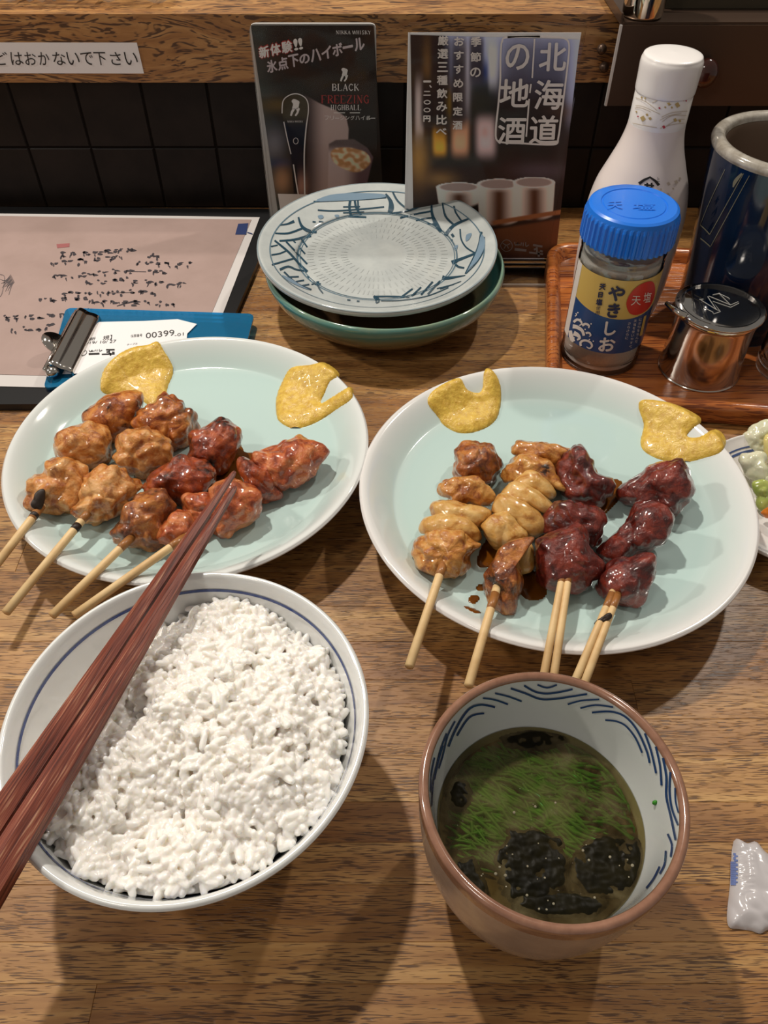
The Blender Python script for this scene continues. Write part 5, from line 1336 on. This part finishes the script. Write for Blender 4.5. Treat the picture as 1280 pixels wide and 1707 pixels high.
# ------------------------------------------------------------------ soup cup
uc = (0.0526, 0.1034, 0.0)
sup = thing('soup_cup', uc, 'stoneware soup cup with brown rim and blue wave lines inside', 'cup')
M_cup = speckle_mat('cup_outside', (0.30, 0.22, 0.17), (0.40, 0.31, 0.25), 70, 0.3, 0.7, 0.25, coat=0.3)
M_cupin = mat('cup_inside', (0.60, 0.62, 0.61), 0.10, coat=0.6)
M_rimb = speckle_mat('brown_rim', (0.20, 0.095, 0.060), (0.30, 0.155, 0.10), 150, 0.3, 0.7, 0.15, coat=0.6)
cin = smooth_prof([(0.0, 0.0070), (0.018, 0.0080), (0.0275, 0.0180), (0.0325, 0.0320), (0.0356, 0.0480), (0.0375, 0.0620), (0.0388, 0.0692)], 5)
cout = smooth_prof([(0.0417, 0.0680), (0.0416, 0.0620), (0.0408, 0.0480), (0.0390, 0.0320), (0.0352, 0.0165), (0.0290, 0.0075), (0.0248, 0.0055), (0.0240, 0.0004), (0.0205, 0.0004), (0.0195, 0.005), (0.0, 0.005)], 5)
crim = smooth_prof([(0.0386, 0.0685), (0.0390, 0.0696), (0.0402, 0.0703), (0.0413, 0.0698), (0.0418, 0.0686), (0.0417, 0.0640)], 5)
civf = lathe(cin, uc, 112)
mk('inside', civf, M_cupin, sup); mk('outside', lathe(cout, uc, 112), M_cup, sup); mk('rim', lathe(crim, uc, 112), M_rimb, sup)
CI = Surf(join(civf, lathe(crim, uc, 112)), 0.0003)
def cd4(x, y): return (660 + 0.40625 * x, 1100 + 0.40625 * y)
wl = [([(580, 100), (620, 112), (660, 100)], 7), ([(525, 103), (570, 128), (620, 136), (680, 128), (725, 118)], 8), ([(470, 115), (530, 135), (590, 158), (650, 158), (720, 148), (785, 138)], 8), ([(405, 135), (460, 148), (515, 168)], 7), ([(355, 155), (405, 162), (458, 180)], 7),
      ([(405, 192), (350, 182), (305, 195), (270, 235), (235, 300), (213, 355)], 8), ([(360, 217), (315, 225), (285, 250), (248, 310)], 7), ([(240, 250), (210, 310), (190, 390), (173, 445)], 6), ([(205, 300), (180, 370), (165, 430)], 6), ([(155, 400), (142, 470), (140, 540)], 6), ([(165, 430), (150, 500), (143, 600)], 6), ([(190, 350), (170, 420), (155, 490)], 6),
      ([(705, 180), (760, 165), (835, 160)], 7), ([(757, 196), (820, 183), (892, 192)], 7), ([(805, 214), (880, 210), (940, 230), (990, 285), (1030, 370), (1043, 422)], 8), ([(860, 245), (905, 250), (945, 270), (985, 320), (1012, 380)], 7),
      ([(1023, 300), (1048, 370), (1070, 465)], 8), ([(1068, 355), (1085, 430), (1092, 515)], 8), ([(1098, 402), (1112, 480), (1112, 560), (1130, 640), (1150, 740)], 9), ([(1128, 460), (1125, 540), (1135, 610), (1160, 678)], 8), ([(1148, 525), (1150, 580), (1162, 628)], 6), ([(1118, 715), (1135, 760), (1130, 810)], 8), ([(1110, 785), (1105, 840), (1085, 880)], 8), ([(1085, 850), (1060, 900), (1030, 940)], 8)]
mk('wave_lines', join(*[stroke([cd4(*p) for p in s], wd * 0.42, CI, 4) for s, wd in wl]), mat('cobalt_wave', (0.015, 0.045, 0.15), 0.12, coat=0.6), sup)

SZ = 0.0430
def soup_r(z):
    for (r0, z0), (r1, z1) in zip(cin[:-1], cin[1:]):
        if z0 <= z <= z1: return r0 + (r1 - r0) * (z - z0) / max(z1 - z0, 1e-9)
    return 0.034
def disc(c, r, z, n=96, rings=10, amp=0.0):
    V = [Vector((c[0], c[1], z))]; Fs = []
    for j in range(1, rings + 1):
        for i in range(n):
            a = 2 * math.pi * i / n; rr = r * j / rings
            V.append(Vector((c[0] + rr * math.cos(a), c[1] + rr * math.sin(a), z)))
    for i in range(n):
        k = (i + 1) % n; Fs.append((0, 1 + i, 1 + k))
        for j in range(rings - 1):
            b = 1 + j * n; Fs.append((b + i, b + n + i, b + n + k, b + k))
    return V, Fs
def soup_mat():
    m, N, L, b = newmat('miso_broth'); N.remove(b); pos = geo_pos(N)
    n = add_noise(N, L, 85, pos, 5, 0.6, 0.4)
    fac = ramp(N, L, n.outputs['Fac'], [(0.38, (0.09, 0.09, 0.09)), (0.68, (0.46, 0.46, 0.46))])
    t = N.new('ShaderNodeBsdfTransparent'); t.inputs[0].default_value = (0.80, 0.72, 0.45, 1)
    d = N.new('ShaderNodeBsdfDiffuse')
    cc = ramp(N, L, n.outputs['Fac'], [(0.35, (0.13, 0.085, 0.026)), (0.75, (0.20, 0.165, 0.085))]); L.new(cc.outputs[0], d.inputs[0])
    g = N.new('ShaderNodeBsdfGlossy'); g.inputs['Roughness'].default_value = 0.03
    f = N.new('ShaderNodeFresnel'); f.inputs[0].default_value = 1.34
    bp_ = N.new('ShaderNodeBump'); bp_.inputs['Strength'].default_value = 0.40; bp_.inputs['Distance'].default_value = 0.001
    nb = add_noise(N, L, 300, pos, 4, 0.7); L.new(nb.outputs['Fac'], bp_.inputs['Height']); L.new(bp_.outputs[0], g.inputs['Normal'])
    m1 = N.new('ShaderNodeMixShader'); L.new(fac.outputs[0], m1.inputs[0]); L.new(t.outputs[0], m1.inputs[1]); L.new(d.outputs[0], m1.inputs[2])
    m2 = N.new('ShaderNodeMixShader'); L.new(f.outputs[0], m2.inputs[0]); L.new(m1.outputs[0], m2.inputs[1]); L.new(g.outputs[0], m2.inputs[2])
    L.new(m2.outputs[0], N['Material Output'].inputs[0]); return m
so_ = thing('miso_soup', (uc[0], uc[1], 0.02), 'cloudy brown miso broth filling the stoneware cup', 'soup')
mk('broth_surface', disc(uc, soup_r(SZ) - 0.0003, SZ), soup_mat(), so_)
mk('broth_depth', disc(uc, soup_r(SZ - 0.005) - 0.0003, SZ - 0.005), speckle_mat('broth_deep', (0.060, 0.040, 0.010), (0.13, 0.085, 0.027), 60, 0.35, 0.7, 0.7), so_)
M_green = speckle_mat('green_strand', (0.012, 0.11, 0.006), (0.040, 0.27, 0.015), 130, 0.3, 0.7, 0.5)
rg = random.Random(9)
def strand_mesh(n, box_, seed, ln, wd, zr):
    rg = random.Random(seed); out = []
    for i in range(n):
        u = rg.uniform(box_[0], box_[2]); v = rg.uniform(box_[1], box_[3]); a = rg.gauss(0.5, 0.28)
        z = SZ + rg.uniform(*zr); pts = []
        for s in range(7):
            f = s / 6 - 0.5
            uu = u + math.cos(a) * ln * f * rg.uniform(0.9, 1.1) + math.sin(a) * 10 * math.sin(f * 5 + i); vv = v + math.sin(a) * ln * f + 6 * math.sin(f * 6 + i * 2)
            p = P(uu, vv, z + 0.0004 * math.sin(f * 7 + i))
            d = Vector((p.x - uc[0], p.y - uc[1], 0)); R_ = soup_r(SZ) - 0.003
            if d.length > R_: d = d.normalized() * R_; p = Vector((uc[0] + d.x, uc[1] + d.y, p.z))
            pts.append(p)
        out.append(tube(pts, [wd * 0.4, wd, wd, wd, wd, wd, wd * 0.4], 5))
    return join(*out)
gs_ = mk('green_seaweed', join(strand_mesh(260, (790, 1265, 960, 1405), 4, 110, 0.00075, (-0.0030, -0.0010)), strand_mesh(60, (930, 1240, 1040, 1390), 8, 80, 0.00060, (-0.0034, -0.0012)), strand_mesh(60, (770, 1360, 860, 1440), 12, 80, 0.00060, (-0.0036, -0.0012))), M_green, loc=(uc[0], uc[1], SZ - 0.003))
tag(gs_, 'bright green seaweed strands drifting in the miso soup', 'seaweed', kind='stuff')
M_wak = speckle_mat('dark_seaweed', (0.004, 0.0034, 0.0014), (0.014, 0.011, 0.003), 90, 0.35, 0.75, 0.42)
waks = [([(835, 1400), (870, 1380), (925, 1392), (945, 1420), (948, 1470), (915, 1500), (850, 1495), (825, 1455)], 'dark wakame clump floating in the middle of the soup'), ([(755, 1440), (783, 1425), (800, 1445), (815, 1490), (805, 1512), (775, 1480)], 'narrow dark wakame piece floating at the soup edge'),
        ([(960, 1415), (1000, 1390), (1055, 1395), (1075, 1425), (1068, 1470), (1030, 1500), (975, 1490), (950, 1455)], 'dark wakame clump floating at the cup wall under the green fleck'), ([(742, 1315), (765, 1300), (785, 1312), (784, 1345), (750, 1350)], 'small brown wakame scrap at the soup edge beside the wave lines'), ([(850, 1500), (930, 1485), (1015, 1498), (985, 1530), (900, 1530)], 'wide dark wakame sheet floating against the rim side of the soup'),
        ([(835, 1228), (880, 1218), (940, 1222), (930, 1245), (860, 1250)], 'thin brown wakame strip at the far soup edge under the waves')]
WS = plane_surf((0, 0, SZ - 0.00075), (0, 0, 1), 0.0)
for i, (p, lb) in enumerate(waks):
    p = closed_curve(p, 3)
    mx_, my_ = sum(a for a, b in p) / len(p), sum(b for a, b in p) / len(p)
    p = [(mx_ + (a - mx_) * (1.0 + 0.30 * noise.noise(Vector((a * 0.07, b * 0.07, i)))), my_ + (b - my_) * (1.0 + 0.30 * noise.noise(Vector((a * 0.07, b * 0.07, i + 9))))) for a, b in p]
    vf = smear(p, WS, 0.0010, 12, 2.5, 0.0005, 20 + i, 260)
    lim = soup_r(SZ - 0.002) - 0.001
    vs = []
    for v in vf[0]:
        d = Vector((v.x - uc[0], v.y - uc[1], 0))
        if d.length > lim: d = d.normalized() * lim
        vs.append(Vector((uc[0] + d.x, uc[1] + d.y, v.z)))
    tag(mk('wakame', (vs, vf[1]), M_wak, loc=tuple(vs[0])), lb, 'seaweed', 'wakame in the soup')
rb = random.Random(21); bub = []
for i in range(46):
    c_ = rb.choice(((880, 1440, 55, 45), (1010, 1445, 45, 45), (785, 1465, 20, 35), (940, 1500, 70, 18), (900, 1330, 50, 40), (880, 1440, 55, 45)))
    q = P(c_[0] + rb.uniform(-1, 1) * c_[2], c_[1] + rb.uniform(-1, 1) * c_[3], SZ); r_ = rb.uniform(0.00025, 0.0006)
    if math.hypot(q.x - uc[0], q.y - uc[1]) < soup_r(SZ) - 0.002: bub.append(ball(q, r_, r_, r_ * 0.8, 8, 6))
tag(mk('foam_bubbles', join(*bub), mat('bubble', (0.25, 0.22, 0.15), 0.03, coat=1.0), loc=(uc[0], uc[1], SZ)), 'tiny glinting bubbles on the dark side of the miso soup', 'bubbles', kind='stuff')
fl = CI(1093, 1338)
if fl: tag(mk('onion_fleck', ball(fl, 0.0009, 0.0007, 0.0013, 10, 6), M_green, loc=tuple(fl)), 'tiny green fleck stuck to the inside wall of the soup cup', 'herb fleck')

# ------------------------------------------------------------------ pickle dish
dc = (0.2135, 0.2835, 0.0)
dish = thing('pickle_dish', dc, 'small white dish with two blue lines holding pickled cabbage', 'dish')
dp = smooth_prof([(0.0, 0.0030), (0.030, 0.0032), (0.038, 0.0062), (0.0455, 0.0115), (0.0478, 0.0136), (0.0486, 0.0131), (0.0480, 0.0112), (0.040, 0.0050), (0.0330, 0.0026), (0.0310, 0.0003), (0.0285, 0.0003), (0.0, 0.0012)], 4)
mk('body', lathe(dp, dc, 96), mat('dish_white', (0.76, 0.73, 0.71), 0.12, coat=0.5), dish)
dz = prof_z(dp[:20], 0.0003)
mk('blue_lines', join(ring_on(dc, 0.0425, 0.0007, dz), ring_on(dc, 0.0405, 0.0011, dz)), mat('dish_blue', (0.05, 0.09, 0.24), 0.15, coat=0.5), dish)
M_cab = speckle_mat('pale_cabbage', (0.56, 0.58, 0.36), (0.72, 0.70, 0.55), 90, 0.3, 0.7, 0.2, coat=0.5, sss=0.3)
M_cabg = speckle_mat('green_cabbage', (0.24, 0.34, 0.05), (0.50, 0.54, 0.15), 110, 0.3, 0.7, 0.2, coat=0.5, sss=0.2)
M_car = mat('carrot', (0.65, 0.19, 0.02), 0.25, coat=0.4)
M_caby = speckle_mat('yellow_cabbage', (0.62, 0.50, 0.14), (0.70, 0.62, 0.28), 90, 0.3, 0.7, 0.2, coat=0.5, sss=0.2)
picks = [(M_cab, [(1238, 735), (1250, 715), (1268, 704), (1290, 712), (1292, 745), (1270, 758), (1245, 755)], 'pale cabbage square at the back of the pickle dish'), (M_cab, [(1232, 765), (1245, 752), (1275, 757), (1282, 785), (1272, 805), (1250, 800), (1238, 785)], 'pale cabbage square resting against the celadon plate side'),
         (M_cabg, [(1255, 812), (1268, 803), (1285, 808), (1290, 830), (1275, 848), (1262, 843)], 'curly green cabbage shred beside the carrot'), (M_car, [(1264, 855), (1285, 843), (1310, 845), (1305, 860), (1280, 864)], 'orange carrot strip in the pickle dish'),
         (M_caby, [(1275, 735), (1295, 720), (1320, 740), (1315, 790), (1290, 795), (1278, 765)], 'yellowish cabbage leaf in the middle of the pickles'), (M_cab, [(1277, 800), (1290, 790), (1325, 800), (1320, 830), (1290, 825)], 'pale cabbage stem in the middle of the pickles')]
M_wak.node_tree.nodes['Principled BSDF'].inputs['Specular IOR Level'].default_value = 0.08
for i, (m, p, lb) in enumerate(picks):
    vf = blob(p, 0.0115, 0.0042, 0.7, 30 + i, 0.0012)
    tag(mk('pickle_piece', vf, m, loc=tuple(vf[0][0])), lb, 'pickle', 'pickled vegetables in the dish')

# ------------------------------------------------------------------ plastic wrapper
wrp = thing('plastic_wrapper', tuple(P(1290, 1480, 0)), 'crumpled white plastic sachet wrapper lying on the counter beside the soup cup', 'wrapper')
TS = plane_surf((0, 0, 0), (0, 0, 1), 0.0)
wpoly = [(1222, 1403), (1244, 1406), (1261, 1404), (1280, 1424), (1330, 1440), (1400, 1450), (1400, 1545), (1330, 1545), (1282, 1550), (1267, 1557), (1251, 1552), (1230, 1549), (1215, 1546), (1211, 1526), (1216, 1477)]
def wrapper():
    V, Fs = smear(wpoly, TS, 0.0042, 26, 3.2, 0.0, 40)
    out = []
    for v in V:
        u_, v_ = pix(v); k = min(1, v.z / 0.003) if v.z > 0 else 0
        z = max(v.z, 0.0003)
        if 1225 < u_ < 1256 and 1408 < v_ < 1490: z += 0.0004 * math.sin(v_ * 1.2) * k
        z += abs(noise.noise(Vector((v.x * 150, v.y * 150, 3)))) * 0.0022 * k
        out.append(Vector((v.x, v.y, z)))
    return out, Fs
wvf = wrapper()
M_wrap = mat('white_film', (0.66, 0.63, 0.65), 0.18, coat=0.4, trans=0.15)
mk('sheet', wvf, M_wrap, wrp)
WSf = Surf(wvf, 0.0003)
mk('blue_print', join(*[stroke([(1218.5, 1424 + i * 3.6), (1218 + 9 + (i % 2) * 3, 1424 + i * 3.6)], 3.4, WSf) for i in range(15)]), mat('blue_ink', (0.16, 0.22, 0.48), 0.3, coat=0.3), wrp)

# ------------------------------------------------------------------ sub-parts go under the part they belong to
def under(root, part, names, pick=0):
    ch = [o for o in root.children]
    ps = [o for o in ch if o.name.split('.')[0] == part]
    for o in ch:
        if o.name.split('.')[0] in names: o.parent = ps[pick]
under(note, 'paper', ('lettering',)); under(rec, 'paper', ('lettering', 'shop_mark'))
under(st1, 'printed_picture', ('lettering', 'emblem', 'print_lines', 'price_tag'))
under(st2, 'printed_picture', ('lettering', 'printed_frame', 'shop_mark'))
under(fold, 'pink_print', ('calligraphy', 'seal_mark', 'sketch', 'corner_tag'))
under(jar, 'label_navy', ('wave_print', 'label_tab')); under(jar, 'label_yellow', ('red_oval', 'lettering')); under(jar, 'cap', ('embossed_mark',))
under(bot, 'neck_band', ('red_petals', 'gold_waves')); under(bot, 'body', ('maker_mark', 'lettering', 'gold_petals'))
under(pot, 'lid', ('engraved_letter', 'lid_tab')); under(cr, 'body', ('glaze_line',)); under(sup, 'inside', ('wave_lines',))
under(ric, 'body', ('blue_line',)); under(dish, 'body', ('blue_lines',)); under(greyp, 'body', ('painted_ring', 'rim_glaze', 'blue_wash', 'brush_pattern', 'chatter_marks'))
under(wrp, 'sheet', ('blue_print',))
for o in list(bpy.data.objects):
    if o.name.startswith('meat_skewer'): under(o, 'stick', ('toasted_end', 'charred_band'))
